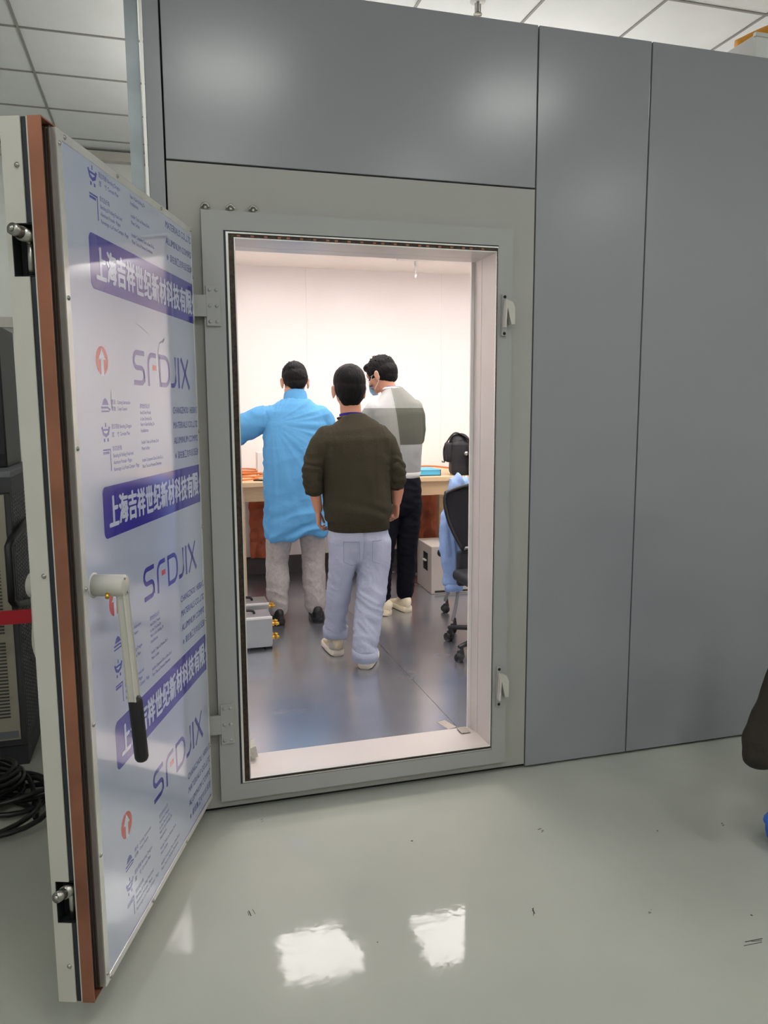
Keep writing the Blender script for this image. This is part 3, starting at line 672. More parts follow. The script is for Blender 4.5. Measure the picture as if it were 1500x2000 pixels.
# ---------- the man in the olive sweater (nearest, back to the camera, walking in)
P = thing('person', 'person seen from behind in an olive sweater and pale blue-grey trousers, walking in', 'person', (1.03, 1.48, ZF))
def build_olive(P):
    # local: x right, y away from the camera, z up from the chamber floor
    hr = rotm(0, -.02, .02); hc = (.000, .035, 1.560)
    bm = BM()
    head_shapes(bm, hc, hr, 1.10)
    loft(bm, [(.004, .0, 1.36, .062, .058), (.004, .01, 1.44, .060, .058), (.002, .02, 1.52, .058, .060), (.0, .028, 1.57, .055, .060)], n=20)
    loft(bm, [(.03, .0, .82, .12, .08), (.02, .0, .95, .12, .08), (0, -.005, 1.1, .125, .085), (0, -.01, 1.25, .14, .085), (0, -.01, 1.29, .10, .06)], n=20)
    for q, L in ((-1, [(-.150, -.01, 1.30, .045), (-.215, -.02, 1.16, .040), (-.232, -.02, 1.08, .038), (-.205, .005, .96, .0315), (-.188, .025, .885, .025)]),
                 (1, [(.165, -.01, 1.31, .045), (.238, -.02, 1.17, .040), (.268, -.02, 1.09, .040), (.276, .0, .98, .036), (.274, .015, .912, .027)])):
        loft(bm, L, side=(0, 1, 0), n=16)
    hand_shapes(bm, (-.187, .03, .885), (.06, .15, -1), (.9, .25, .1), (.25, .95, 0), curl=.8, s=1.0)
    hand_shapes(bm, (.274, .018, .912), (-.10, .10, -1), (-.85, .35, .1), (-.3, .95, 0), curl=1.1, s=1.0)
    loft(bm, [(-.048, .0, .78, .062), (-.064, .02, .50, .050), (-.075, .06, .30, .045), (-.078, .11, .10, .035), (-.08, .13, .06, .035)], n=14)
    loft(bm, [(.120, .0, .78, .062), (.108, -.04, .50, .050), (.065, -.09, .30, .045), (.030, -.14, .10, .035), (.028, -.14, .06, .035)], n=14)
    body = remeshed('body', bm, M['skin'], P, voxel=.0048, smooth=3)
    face_parts(body, hc, hr, 1.10)
    hair_mesh('hair', P, hc, hr, 1.10, shapes=[((0, -.016, .042), (.083, .098, .088)), ((0, -.03, .01), (.081, .082, .08)), ((0, -.050, -.030), (.066, .046, .056)), ((0, -.046, -.058), (.052, .034, .036)), ((0, .045, .082), (.060, .05, .040)), ((.046, -.01, -.0), (.028, .03, .030)), ((-.046, -.01, -.0), (.028, .03, .030))], tufts=26, tl=.006, seed=3, rough=.0022)
    # sweater
    bm = BM()
    loft(bm, [(.04, -.003, .825, .176, .136), (.04, -.005, .845, .188, .144), (.038, -.008, .90, .190, .142), (.03, -.01, 1.0, .188, .138), (.025, -.01, 1.10, .192, .138), (.022, -.012, 1.20, .200, .136), (.020, -.012, 1.28, .206, .130), (.014, -.010, 1.33, .178, .112), (.010, -.004, 1.365, .132, .092), (.006, .0, 1.388, .096, .084), (.004, .004, 1.398, .082, .078)], n=28, sq=2.3, cap=False)
    SL = [(-.128, -.01, 1.315, .060, .058), (-.172, -.015, 1.25, .064, .062), (-.210, -.02, 1.17, .060, .058), (-.230, -.022, 1.105, .060, .056), (-.230, -.020, 1.06, .054, .052), (-.224, -.012, 1.03, .052, .052), (-.218, -.008, 1.005, .047, .048)]
    SR = [(.150, -.01, 1.32, .060, .058), (.200, -.015, 1.255, .064, .062), (.232, -.02, 1.17, .060, .058), (.256, -.022, 1.11, .060, .056), (.262, -.020, 1.07, .056, .052), (.265, -.012, 1.045, .052, .052), (.260, -.008, 1.02, .047, .048)]
    for S_ in (SL, SR): loft(bm, S_, side=(0, 1, 0), n=18)
    for S_ in (SL, SR):   # pushed-up bunches at the elbow
        for k in range(3):
            x, y, z, a, b = S_[3 + k]; ell(bm, (x, y - .002, z + .012), (.056 - .003 * k, .058 - .003 * k, .014), rotm(0, .1 * (k - 1), .25 * (1 if x < 0 else -1)))
    def dsp(p):
        r = .007 * noise.noise(Vector((p.x * 5, p.y * 5, p.z * 3))) + .004 * (1 - 2 * abs(noise.noise(Vector((p.x * 11 + p.z * 3, p.y * 8, p.z * 2.5))))) * (1 if p.z < 1.3 else .3)
        low = max(0, 1 - abs(p.z - .87) / .12); r += low * .004 * math.sin(p.z * 60 + p.x * 14 + 4 * noise.noise(p * 5)) + .006 * (1 - 2 * abs(noise.noise(Vector((p.x * 4 + 2, p.y * 4, p.z * 3 + p.x * 6)))))
        if abs(p.x) > .17 and 1.02 < p.z < 1.2: r += .003 * math.sin(p.z * 120 + p.x * 30 + noise.noise(p * 14) * 5)
        if p.z > 1.2 and abs(abs(p.x - .015) - .155) < .02: r -= .003
        return r
    sw = remeshed('sweater', bm, M['olive'], P, voxel=.0075, smooth=5, disp=dsp)
    bm = BM(); loft(bm, [(.04, -.003, .764, .170, .132), (.04, -.003, .768, .177, .138), (.04, -.003, .80, .178, .139), (.04, -.003, .835, .180, .141)], n=40, cap=False, sq=2.3); obj('hem_rib', bm, M['olive_rib'], sw, True)
    for S_ in (SL, SR):
        x, y, z, a, b = S_[-1]; bm = BM(); loft(bm, [(x * 1.0, y, z - .028, a - .004, b - .003), (x, y, z - .02, a + .001, b + .001), (x, y, z, a + .002, b + .002)], side=(0, 1, 0), n=24, cap=False); obj('cuff', bm, M['olive_rib'], sw, True)
    bm = BM(); pts = [(.006 + .076 * math.cos(a), .004 + .074 * math.sin(a), 1.400 + .006 * math.sin(a + PI)) for a in [2 * PI * i / 32 for i in range(33)]]
    tube(bm, pts, .007, 8); obj('neckband', bm, M['olive_rib'], sw, True)
    # lanyard
    bm = BM()
    pts = [(.004 + .066 * math.cos(a), .008 + .068 * math.sin(a), 1.415 - .012 * math.sin(a)) for a in [PI + PI * i / 24 for i in range(25)]]
    a_ = None
    for i in range(len(pts) - 1):
        p, q = Vector(pts[i]), Vector(pts[i + 1]); n_ = Vector((p.x, p.y, 0)).normalized() * .001
        v = [bm.verts.new(p + Vector((0, 0, -.007)) + n_), bm.verts.new(q + Vector((0, 0, -.007)) + n_), bm.verts.new(q + Vector((0, 0, .007)) + n_), bm.verts.new(p + Vector((0, 0, .007)) + n_)]; bm.faces.new(v)
    bmesh.ops.solidify(bm, geom=bm.faces[:], thickness=.0015)
    obj('lanyard', bm, M['lanyard'], P)
    # trousers
    bm = BM()
    loft(bm, [(.035, .0, .86, .150, .105), (.036, -.01, .79, .170, .122), (.037, -.012, .72, .178, .128), (.040, -.008, .66, .178, .118)], n=28)
    LL = [(-.045, -.005, .70, .092, .108), (-.054, .0, .60, .082, .098), (-.066, .02, .48, .070, .082), (-.074, .05, .36, .067, .074), (-.078, .085, .25, .066, .070), (-.078, .115, .145, .066, .068)]
    RL = [(.130, -.01, .70, .098, .112), (.125, -.02, .60, .096, .104), (.108, -.045, .48, .090, .090), (.088, -.08, .36, .082, .080), (.056, -.12, .24, .075, .074), (.034, -.158, .12, .070, .072), (.030, -.165, .080, .069, .072)]
    loft(bm, LL, n=22); loft(bm, RL, n=22)
    def dt(p):
        r = .004 * noise.noise(p * 7)
        k = max(0, min(1, (.62 - p.z) / .2)) * .9 + .25
        r += k * .006 * (1 - 2.2 * abs(noise.noise(Vector((p.x * 9 + 3, p.y * 9, p.z * 20 + p.x * 14)))))
        if p.z > .6 and abs(p.x - .04) < .012 and p.y < 0: r -= .012 * (1 - abs(p.x - .04) / .012)
        return r
    tr = remeshed('trousers', bm, M['denim'], P, voxel=.0075, smooth=4, disp=dt)
    for (x, y, z) in ((-.078, .118, .145), (.030, -.165, .080)):
        bm = BM(); loft(bm, [(x, y, z - .036, .066, .068), (x, y, z - .040, .073, .075), (x, y - .001, z + .020, .076, .078), (x, y - .002, z + .026, .068, .07)], n=28, cap=False); obj('rolled_cuff', bm, M['denim'], tr, True)
    for x0 in (-.075, .085):   # back pockets
        def pf(u, v, x0=x0):
            x = x0 + u * .085; z = .60 + v * .115 - (.018 * (1 - abs(u - .5) * 2) if v < .01 else 0)
            xx = (x - .037) / .178; y = -.012 - .128 * math.sqrt(max(.05, 1 - xx * xx)) - .003
            return (x, y, z)
        bm = BM(); tube(bm, [pf(0, v / 8) for v in range(8, -1, -1)] + [pf(u / 8, 0) for u in range(1, 9)] + [pf(1, v / 8) for v in range(1, 9)] + [pf(1 - u / 8, 1) for u in range(1, 9)], .0014, 6); obj('pocket_stitching', bm, M['stitch'], tr, True)
    shoe(P, (-.076, .056, 0), .03, .265, patch='shoe_grey', upper='shoe_tan')
    shoe(P, (.014, -.212, 0), -.42, .265, patch='shoe_grey', upper='shoe_tan')
build_olive(P)

# ---------- the man in the blue coat, leaning over the bench
Q = thing('person', 'person in a long sky-blue coat and grey sweatpants at the workbench, back turned', 'person', (.86, 2.36, ZF))
def build_blue(P):
    hr = rotm(0, -.45, 0); hc = (.020, .085, 1.632)
    bm = BM()
    head_shapes(bm, hc, hr, 1.08)
    loft(bm, [(0, -.01, 1.38, .06, .06), (0, .03, 1.48, .06, .06), (0, .06, 1.58, .055, .058)], n=18)
    loft(bm, [(0, -.02, .80, .13, .09), (0, -.03, 1.0, .125, .085), (0, -.02, 1.2, .15, .09), (0, .0, 1.36, .14, .08)], n=20)
    loft(bm, [(-.16, .0, 1.40, .045), (-.32, .04, 1.35, .040), (-.44, .08, 1.30, .038), (-.50, .26, 1.16, .032), (-.49, .42, 1.02, .025)], side=(0, 0, 1), n=14)
    loft(bm, [(.17, .0, 1.38, .045), (.25, .08, 1.24, .040), (.24, .20, 1.12, .038), (.16, .38, 1.03, .030), (.12, .48, 1.0, .025)], side=(0, 0, 1), n=14)
    hand_shapes(bm, (-.49, .43, 1.015), (.15, .9, -.25), (0, -.3, -1), (1, -.1, 0), curl=.6, s=.95)
    hand_shapes(bm, (.12, .48, 1.0), (-.3, .9, -.1), (0, -.3, -1), (-1, -.2, 0), curl=.6, s=.95)
    for x in (-.135, .115): loft(bm, [(x * .7, .0, .82, .08), (x, .0, .5, .055), (x, .0, .3, .045), (x, .0, .06, .035)], n=14)
    body = remeshed('body', bm, M['skin'], P, voxel=.005, smooth=3); face_parts(body, hc, hr, 1.08)
    hair_mesh('hair', P, hc, hr, 1.08, shapes=[((0, -.014, .040), (.079, .096, .086)), ((0, -.036, .01), (.078, .078, .075)), ((0, -.056, -.030), (.062, .040, .052)), ((0, .04, .080), (.058, .05, .035))], tufts=24, tl=.005, seed=5, rough=.0025)
    bm = BM()
    loft(bm, [(-.018, -.01, .615, .205, .150), (-.018, -.01, .70, .203, .150), (-.014, -.015, .85, .200, .144), (-.008, -.02, 1.0, .200, .140), (-.004, -.02, 1.12, .200, .138), (-.002, -.015, 1.24, .200, .135), (.004, -.005, 1.34, .208, .126), (.006, .005, 1.41, .200, .112), (.010, .018, 1.46, .160, .096), (.012, .03, 1.50, .100, .076)], n=30, sq=2.4, cap=False)
    loft(bm, [(-.14, .0, 1.405, .075, .078), (-.215, .02, 1.385, .082, .080), (-.30, .045, 1.345, .083, .082), (-.38, .07, 1.315, .080, .080), (-.45, .11, 1.28, .078, .076), (-.50, .22, 1.19, .066, .066), (-.50, .34, 1.09, .055, .055)], side=(0, 0, 1), n=20)
    loft(bm, [(.15, .0, 1.40, .080, .078), (.205, .02, 1.36, .078, .078), (.235, .07, 1.28, .074, .074), (.235, .16, 1.17, .068, .066), (.20, .28, 1.09, .06, .058), (.16, .38, 1.04, .05, .05)], side=(0, 0, 1), n=20)
    ell(bm, (-.40, .07, 1.245), (.09, .06, .035), rotm(0, 0, -.2))
    def dsp(p):
        # fan of folds running from the raised shoulder down across the back, and creases on the sleeve
        d = Vector((p.x + .16, 0, p.z - 1.36)); r_ = d.length; ang = math.atan2(d.z, d.x)
        f = .008 * (1 - 2 * abs(noise.noise(Vector((ang * 5.5, r_ * 1.5, 1.3))))) * min(1, r_ * 4)
        if p.x < -.2: f = .010 * (1 - 2 * abs(noise.noise(Vector((p.x * 6 + p.z * 9, p.y * 5, p.z * 7 - p.x * 4)))))
        f += .009 * noise.noise(Vector((p.x * 4, p.y * 4, p.z * 2))) + .005 * (1 - 2 * abs(noise.noise(Vector((p.x * 6 - p.z * 5 + 4, p.y * 6, p.z * 9 + p.x * 3))))) * (1 if p.z < 1.2 else .3)
        if p.z < .85 and p.x > -.19: f += .012 * (1 - 2 * abs(noise.noise(Vector((p.x * 3 + 7, p.y * 3, p.z * 13 - p.x * 4))))) * 1.5 * min(1, (.85 - p.z) / .08)
        return f
    ct = remeshed('coat', bm, M['blue_coat'], P, voxel=.008, smooth=4, disp=dsp)
    # hem line rises to the middle-right like the pulled-up cloth
    for v in ct.data.vertices:
        if v.co.z < .74:
            k = (.74 - v.co.z) / .13; u = (v.co.x + .22) / .43
            v.co.z += k * (-.012 + .034 * math.exp(-((u - .62) / .20) ** 2))
    bm = BM()
    loft(bm, [(.012, .024, 1.47, .092, .082), (.014, .034, 1.51, .082, .076), (.016, .044, 1.552, .076, .072), (.016, .046, 1.556, .073, .069)], n=28, cap=False); obj('collar', bm, M['blue_coat'], ct, True)
    bm = BM()
    LL = [(-.085, .0, .80, .10, .11), (-.115, .0, .66, .095, .105), (-.130, .005, .52, .082, .092), (-.140, .01, .42, .075, .083), (-.138, .0, .30, .080, .080), (-.142, .0, .20, .070, .076), (-.142, .0, .105, .066, .076)]
    RL = [(.08, .0, .80, .10, .11), (.10, .0, .66, .092, .105), (.108, .005, .52, .082, .092), (.112, .01, .42, .078, .083), (.112, .0, .30, .080, .080), (.118, .0, .20, .075, .078), (.120, .0, .105, .072, .078)]
    loft(bm, [(0, 0, .95, .15, .11), (0, 0, .82, .17, .12)], n=24); loft(bm, LL, n=20); loft(bm, RL, n=20)
    remeshed('sweatpants', bm, M['sweatpants'], P, voxel=.008, smooth=4, disp=lambda p: .006 * (1 - 2.2 * abs(noise.noise(Vector((p.x * 8, p.y * 8, p.z * 13 + p.x * 6))))) * (1.2 if p.z < .25 else .5))
    shoe(P, (-.140, -.082, 0), .12, .27, upper='black_shoe', sole='black'); shoe(P, (.118, -.090, 0), -.12, .27, upper='black_shoe', sole='black')
build_blue(Q)

# ---------- the man in the colour-block sweater with glasses and a mask
W = thing('person', 'person in colour-block knit sweater and black trousers, with glasses and mask, looking down', 'person', (1.60, 2.42, ZF))
def block_mat(name, sleeve=False):
    m = mat(name, rgb(200, 200, 198), .9, 0, .12, bump=.12, bscale=220)
    nt = m.node_tree; b = nt.nodes['Principled BSDF']; tc = nt.nodes['Texture Coordinate']
    sp_ = nt.nodes.new('ShaderNodeSeparateXYZ'); nt.links.new(tc.outputs['Object'], sp_.inputs[0])
    def lt(sock, val):
        n = nt.nodes.new('ShaderNodeMath'); n.operation = 'GREATER_THAN'; n.inputs[1].default_value = val; nt.links.new(sock, n.inputs[0]); return n.outputs[0]
    def mix(f, A, B_):
        n = nt.nodes.new('ShaderNodeMix'); n.data_type = 'RGBA'; nt.links.new(f, n.inputs['Factor'])
        for k_, q in (('A', A), ('B', B_)):
            if isinstance(q, tuple): n.inputs[k_].default_value = q
            else: nt.links.new(q, n.inputs[k_])
        return n.outputs['Result']
    # seam leans: compare x + .12 z
    ad = nt.nodes.new('ShaderNodeMath'); ad.operation = 'MULTIPLY_ADD'; ad.inputs[1].default_value = .10
    nt.links.new(sp_.outputs['Z'], ad.inputs[0]); nt.links.new(sp_.outputs['X'], ad.inputs[2])
    right = lt(ad.outputs[0], .088)
    up = lt(sp_.outputs['Z'], 1.455); low = lt(sp_.outputs['Z'], 1.205)
    white, lg, dg, lg2 = rgb(186, 187, 186), rgb(138, 140, 135), rgb(86, 89, 80), rgb(150, 152, 150)
    R_ = mix(low, lg2, mix(up, dg, lg)); L_ = mix(low, lg, mix(up, lg, white))
    nt.links.new(mix(right, L_, R_), b.inputs['Base Color']); return m
def build_white(P):
    hr = rotm(.80, -.40, .06); hc = (-.105, .055, 1.680)
    bm = BM()
    head_shapes(bm, hc, hr, 1.02)
    loft(bm, [(-.03, -.02, 1.44, .06, .06), (-.05, .0, 1.54, .058, .058), (-.085, .03, 1.64, .054, .058)], n=18)
    loft(bm, [(0, 0, .85, .13, .09), (0, -.02, 1.05, .125, .085), (0, -.02, 1.25, .15, .09), (0, -.0, 1.42, .14, .08)], n=20)
    loft(bm, [(-.18, .0, 1.44, .045), (-.25, .06, 1.28, .040), (-.25, .12, 1.18, .038), (-.20, .32, 1.06, .030), (-.17, .40, 1.03, .025)], side=(0, 0, 1), n=14)
    loft(bm, [(.10, .0, 1.42, .045), (.128, .0, 1.30, .038), (.128, .03, 1.22, .034), (.10, .26, 1.10, .030), (.04, .34, 1.06, .025)], side=(0, 0, 1), n=14)
    hand_shapes(bm, (-.17, .41, 1.025), (.3, .9, -.2), (0, -.3, -1), (1, -.1, 0), curl=.6, s=.95)
    hand_shapes(bm, (.035, .35, 1.055), (-.5, .8, -.1), (0, -.3, -1), (-1, -.2, 0), curl=.6, s=.95)
    loft(bm, [(-.06, 0, .85, .08), (-.10, -.02, .5, .055), (-.13, -.04, .3, .045), (-.13, -.07, .06, .035)], n=14)
    loft(bm, [(.08, 0, .85, .08), (.06, .0, .5, .055), (.045, .0, .3, .045), (.045, .0, .06, .035)], n=14)
    body = remeshed('body', bm, M['skin'], P, voxel=.0048, smooth=3); face_parts(body, hc, hr, 1.02)
    hair_mesh('hair', P, hc, hr, 1.02, shapes=[((0, -.014, .046), (.090, .105, .092)), ((0, -.038, .012), (.088, .086, .082)), ((0, -.055, -.028), (.072, .052, .050)), ((.0, .055, .082), (.068, .048, .034)), ((-.06, .0, .035), (.028, .045, .032)), ((.06, .0, .035), (.028, .045, .032))], tufts=80, tl=.024, seed=9, rough=.003)
    c = Vector(hc)
    # mask with ear loops
    def mf(u, v):
        a = (u - .5) * 1.35; zz = -.100 + v * .070
        return c + hr @ (Vector((math.sin(a) * .066, .022 + math.cos(a) * .086 + .010 * math.sin(v * PI), zz)) * 1.02)
    bm = grid_sheet(mf, 14, 8, .0015); mk = obj('face_mask', bm, M['mask'], P, True)
    for q in (-1, 1):
        bm = BM(); tube(bm, smooth_path([c + hr @ (Vector(p) * 1.02) for p in ((q * .060, .060, -.016), (q * .076, .02, .012), (q * .088, -.018, .018), (q * .088, -.026, -.01), (q * .077, -.006, -.048), (q * .061, .055, -.085))], 4), .0016, 6); obj('ear_loop', bm, M['white_str'], mk, True)
    # glasses
    g = empty('glasses', (0, 0, 0), parent=P)
    for q in (-1, 1):
        bm = BM(); tube(bm, [c + hr @ Vector((q * .034 + .025 * math.cos(a), .106, -.004 + .022 * math.sin(a))) for a in [2 * PI * i / 24 for i in range(25)]], .0013, 6); obj('rim', bm, M['steel'], g, True)
        bm = BM(); tube(bm, [c + hr @ Vector(p) for p in ((q * .059, .106, .002), (q * .077, .08, .004), (q * .082, .0, .004), (q * .080, -.02, -.01))], .0014, 6); obj('temple', bm, M['steel'], g, True)
    bm = BM(); tube(bm, [c + hr @ Vector(p) for p in ((-.010, .107, .0), (0, .110, .003), (.010, .107, .0))], .0013, 6); obj('bridge', bm, M['steel'], g, True)
    mm = block_mat('colour_block_knit')
    bm = BM()
    loft(bm, [(.0, -.0, .98, .148, .118), (.0, -.0, 1.02, .158, .128), (-.002, -.01, 1.12, .162, .132), (-.006, -.015, 1.22, .170, .134), (-.012, -.015, 1.32, .180, .132), (-.020, -.012, 1.41, .186, .124), (-.026, -.006, 1.47, .172, .110), (-.032, .0, 1.525, .125, .092), (-.040, .006, 1.56, .088, .080), (-.044, .012, 1.580, .070, .070)], n=28, sq=2.3, cap=False)
    loft(bm, [(-.165, .0, 1.45, .070, .072), (-.225, .03, 1.36, .066, .066), (-.255, .09, 1.22, .062, .062), (-.235, .2, 1.13, .055, .055), (-.20, .32, 1.07, .045, .045)], side=(0, 0, 1), n=18)
    loft(bm, [(.105, -.005, 1.46, .068, .070), (.130, -.005, 1.40, .066, .066), (.140, .0, 1.30, .062, .064), (.138, .015, 1.24, .056, .062), (.115, .12, 1.17, .052, .052), (.07, .25, 1.11, .044, .044)], side=(0, 1, 0), n=18)
    def dsp(p): 
        r = .005 * noise.noise(p * 5) + .003 * noise.noise(Vector((p.x * 8, p.y * 8, p.z * 14)))
        if abs(p.x + .10 * p.z - .090) < .006 and p.y < 0: r += .003
        return r
    sw = remeshed('sweater', bm, mm, P, voxel=.0075, smooth=5, disp=dsp)
    bm = BM(); loft(bm, [(0, 0, .965, .145, .116), (0, 0, .97, .150, .120), (0, 0, 1.01, .160, .130)], n=36, cap=False, sq=2.3); obj('hem_rib', bm, mat('pale_rib_knit', rgb(190, 190, 188), .9, 0, .12, bump=.3, bscale=100), sw, True)
    bm = BM(); pts = [(-.044 + .068 * math.cos(a), .012 + .068 * math.sin(a), 1.584 + .010 * math.sin(a + PI)) for a in [2 * PI * i / 32 for i in range(33)]]
    tube(bm, pts, .009, 8); obj('neckband', bm, mat('white_rib_knit', rgb(236, 236, 234), .9), sw, True)
    bm = BM(); pts = [(-.046 + .060 * math.cos(a), .010 + .062 * math.sin(a), 1.600) for a in [PI + PI * i / 20 for i in range(21)]]
    tube(bm, pts, .005, 6); obj('lanyard', bm, M['lanyard'], P, True)
    bm = BM()
    loft(bm, [(.01, .0, 1.02, .125, .10), (.015, -.01, .93, .142, .118), (.016, -.01, .84, .145, .125), (.012, -.005, .77, .142, .118)], n=26)
    loft(bm, [(-.055, -.0, .80, .082, .105), (-.075, -.01, .65, .070, .092), (-.10, -.03, .48, .062, .078), (-.125, -.05, .34, .058, .068), (-.135, -.06, .22, .055, .062), (-.135, -.065, .13, .052, .058)], n=20)
    loft(bm, [(.085, -.0, .80, .085, .105), (.075, -.01, .65, .078, .092), (.060, -.01, .48, .070, .078), (.060, -.0, .34, .066, .068), (.052, .0, .22, .062, .062), (.048, -.0, .13, .058, .058)], n=20)
    remeshed('trousers', bm, M['black_cloth'], P, voxel=.008, smooth=4, disp=lambda p: .006 * (1 - 2.2 * abs(noise.noise(Vector((p.x * 8, p.y * 8, p.z * 18 + p.x * 6))))))
    shoe(P, (-.095, -.105, 0), .75, .28, upper='cream_shoe', sole='cream_shoe', high=.07); shoe(P, (.055, -.055, 0), .15, .27, upper='cream_shoe', sole='cream_shoe', high=.07)
build_white(W)
#@@PART3
# ------------------------------------------------------------------ workbench and things on it
TZ = .955
wbn = thing('workbench', 'long pale wooden workbench along the back wall of the chamber', 'workbench', (0, 0, ZF))
bx0, bx1, by0, by1 = .40, 3.2, 3.0, 3.95
one_box('benchtop', M['wood'], wbn, bx0, bx1, by0, by1, TZ - ZF - .036, TZ - ZF, bev=.003)
bm = BM(); box(bm, bx0 + .09, bx1 - .05, by0 + .05, by0 + .07, TZ - ZF - .15, TZ - ZF - .037); box(bm, bx0 + .09, bx1 - .05, by1 - .07, by1 - .05, TZ - ZF - .15, TZ - ZF - .037)
obj('apron', bm, M['wood'], wbn)
for x in (.552, 2.42, 3.12):
    for y in (by0 + .04, by1 - .22): one_box('leg', M['wood'], wbn, x - .032, x + .032, y, y + .06, 0, TZ - ZF - .037, bev=.002)
# copper sheets hung on the wall under the bench
def copper(x0, x1, z0, z1, seed, label):
    def f(u, v):
        x = x0 + u * (x1 - x0); z = z0 + v * (z1 - z0)
        c1 = noise.noise(Vector((x * 6 + seed, z * 7, seed))); c2 = noise.noise(Vector((x * 17, z * 15 + seed, 2)))
        return (x + .012 * c2, -.02 - .06 * abs(c1) - .015 * c2, z)
    bm = grid_sheet(f, 26, 34, .0015)
    o = obj('copper_sheet', bm, M['copper_sheet'], None, False); o.location = (0, 3.985, 0); tag(o, label, 'copper sheet', 'crumpled copper sheets under the workbench'); return o
copper(.71, 1.02, .20, .79, 1.7, 'crumpled copper sheet behind the left legs of the person in blue'); copper(2.06, 2.62, .20, .79, 6.2, 'crumpled copper sheet between the black-trousered person and the chairs')
# grey box at the right under the bench
cb = thing('equipment_box', 'grey floor box with a black socket on its side, beside the workbench legs', 'box', (1.99, 2.82, ZF), -.06)
one_box('body', M['cab'], cb, 0, .46, 0, .42, .0, .38, bev=.006)
one_box('socket', M['black'], cb, -.004, .001, .10, .22, .17, .31); one_box('socket_tab', M['white_plastic'], cb, -.018, -.004, .12, .19, .245, .255)
one_box('sticker', M['label_orange'], cb, .13, .17, -.002, .001, .075, .105); one_box('slot', M['black'], cb, .03, .44, -.003, .001, .012, .028)
# blue plastic tray
tr_ = thing('tray', 'shallow cyan plastic tray on the workbench beside the black bag', 'tray', (1.83, 3.10, TZ))
bm = BM(); box(bm, 0, .34, 0, .3, 0, .006); box(bm, 0, .34, 0, .006, 0, .045); box(bm, 0, .34, .294, .3, 0, .045); box(bm, 0, .006, 0, .3, 0, .045); box(bm, .334, .34, 0, .3, 0, .045)
obj('shell', bm, M['cyan'], tr_)
one_box('lid', M['cyan'], tr_, -.003, .343, -.003, .303, .044, .05, bev=.002)
ps = thing('plastic_sleeve', 'flat white plastic sleeve lying behind the cyan tray', 'plastic sleeve', (1.86, 3.43, TZ)); one_box('sheet', M['white_plastic'], ps, 0, .32, 0, .25, 0, .03, bev=.01)
bm = BM(); tube(bm, smooth_path([(1.70, 3.47, TZ + .045), (1.88, 3.44, TZ + .050), (2.05, 3.50, TZ + .046), (2.22, 3.46, TZ + .050), (2.45, 3.5, TZ + .02)], 8), .007, 8)
tag(obj('cable', bm, M['orange'], None, True), 'orange cable running behind the cyan tray', 'cable')
# black bag
bg = thing('bag', 'black nylon shoulder bag standing upright on the workbench', 'bag', (2.245, 3.06, TZ + .006), -.25)
bm = BM(); box(bm, 0, .36, 0, .20, 0, .27, bev=.03, seg=4); box(bm, .01, .35, .01, .19, 0, .02); ell(bm, (.075, .10, .26), (.085, .09, .075), rotm(0, 0, -.3)); ell(bm, (.26, .10, .27), (.10, .09, .07)); ell(bm, (.0, .10, .2), (.03, .06, .05))
bm2 = bm; remeshed('main_body', bm2, M['bag'], bg, voxel=.008, smooth=4, disp=lambda p: .006 * noise.noise(p * 9))
bm = BM(); box(bm, .13, .35, -.035, .02, .02, .24, bev=.02, seg=3); obj('front_pocket', bm, M['bag'], bg, True)
bm = BM(); box(bm, -.045, .02, .02, .14, .10, .26, bev=.02, seg=3); obj('side_pocket', bm, M['bag'], bg, True)
bm = BM(); loft(bm, [tuple(p) + (.020, .006) for p in smooth_path([(-.05, .06, .10), (-.055, .07, .20), (-.025, .07, .27), (.03, .06, .335), (.09, .03, .32), (.15, .0, .27), (.17, -.03, .20), (.17, -.04, .12)], 5)], side=(0, 1, 0), n=10); obj('strap', bm, M['bag'], bg, True)
for px_, pz_ in ((.115, .175), (.21, .165)):
    bm = BM(); cyl(bm, (px_, -.012, pz_), (px_, -.044, pz_), .016, 16) if px_ < .2 else cyl(bm, (px_, -.034, pz_ - .03), (px_, -.044, pz_ + .04), .006, 10); obj('buckle', bm, M['steel'], bg, True)
bm = BM(); box(bm, .205, .213, -.040, -.034, .10, .22); obj('zip', bm, M['gold'], bg)
bm = BM(); cyl(bm, (-.065, .05, .105), (-.045, .08, .115), .010, 12); obj('strap_clip', bm, M['steel'], bg, True)
# cables and connectors at the left end of the bench
def loopc(cx, cy, rx, ry, ph, z, n=40, wob=.02, turns=1.0): return [(cx + rx * math.cos(ph + 2 * PI * turns * i / n) * (1 + wob * math.sin(5 * i / n * PI)), cy + ry * math.sin(ph + 2 * PI * turns * i / n), z + .006 * math.sin(3 * PI * i / n) + .006) for i in range(n + 1)]
for k_, (cx, cy, rx, ry, ph, zz, lb) in enumerate([(.60, 3.22, .11, .13, .4, .004, 'orange cable lying in a wide loop at the front left of the workbench'), (.62, 3.40, .16, .11, 2.2, .018, 'orange cable crossing over in a flat curve on the left of the workbench'), (.60, 3.62, .18, .10, 1.0, .010, 'orange cable coiled near the wall on the left of the workbench'), (.61, 3.70, .17, .08, 2.9, .034, 'uppermost orange coil by the wall on the left of the workbench')]):
    bm = BM(); tube(bm, loopc(cx, cy, rx, ry, ph, TZ + zz, turns=.93), .0065, 8); tag(obj('cable', bm, M['orange'], None, True), lb, 'cable')
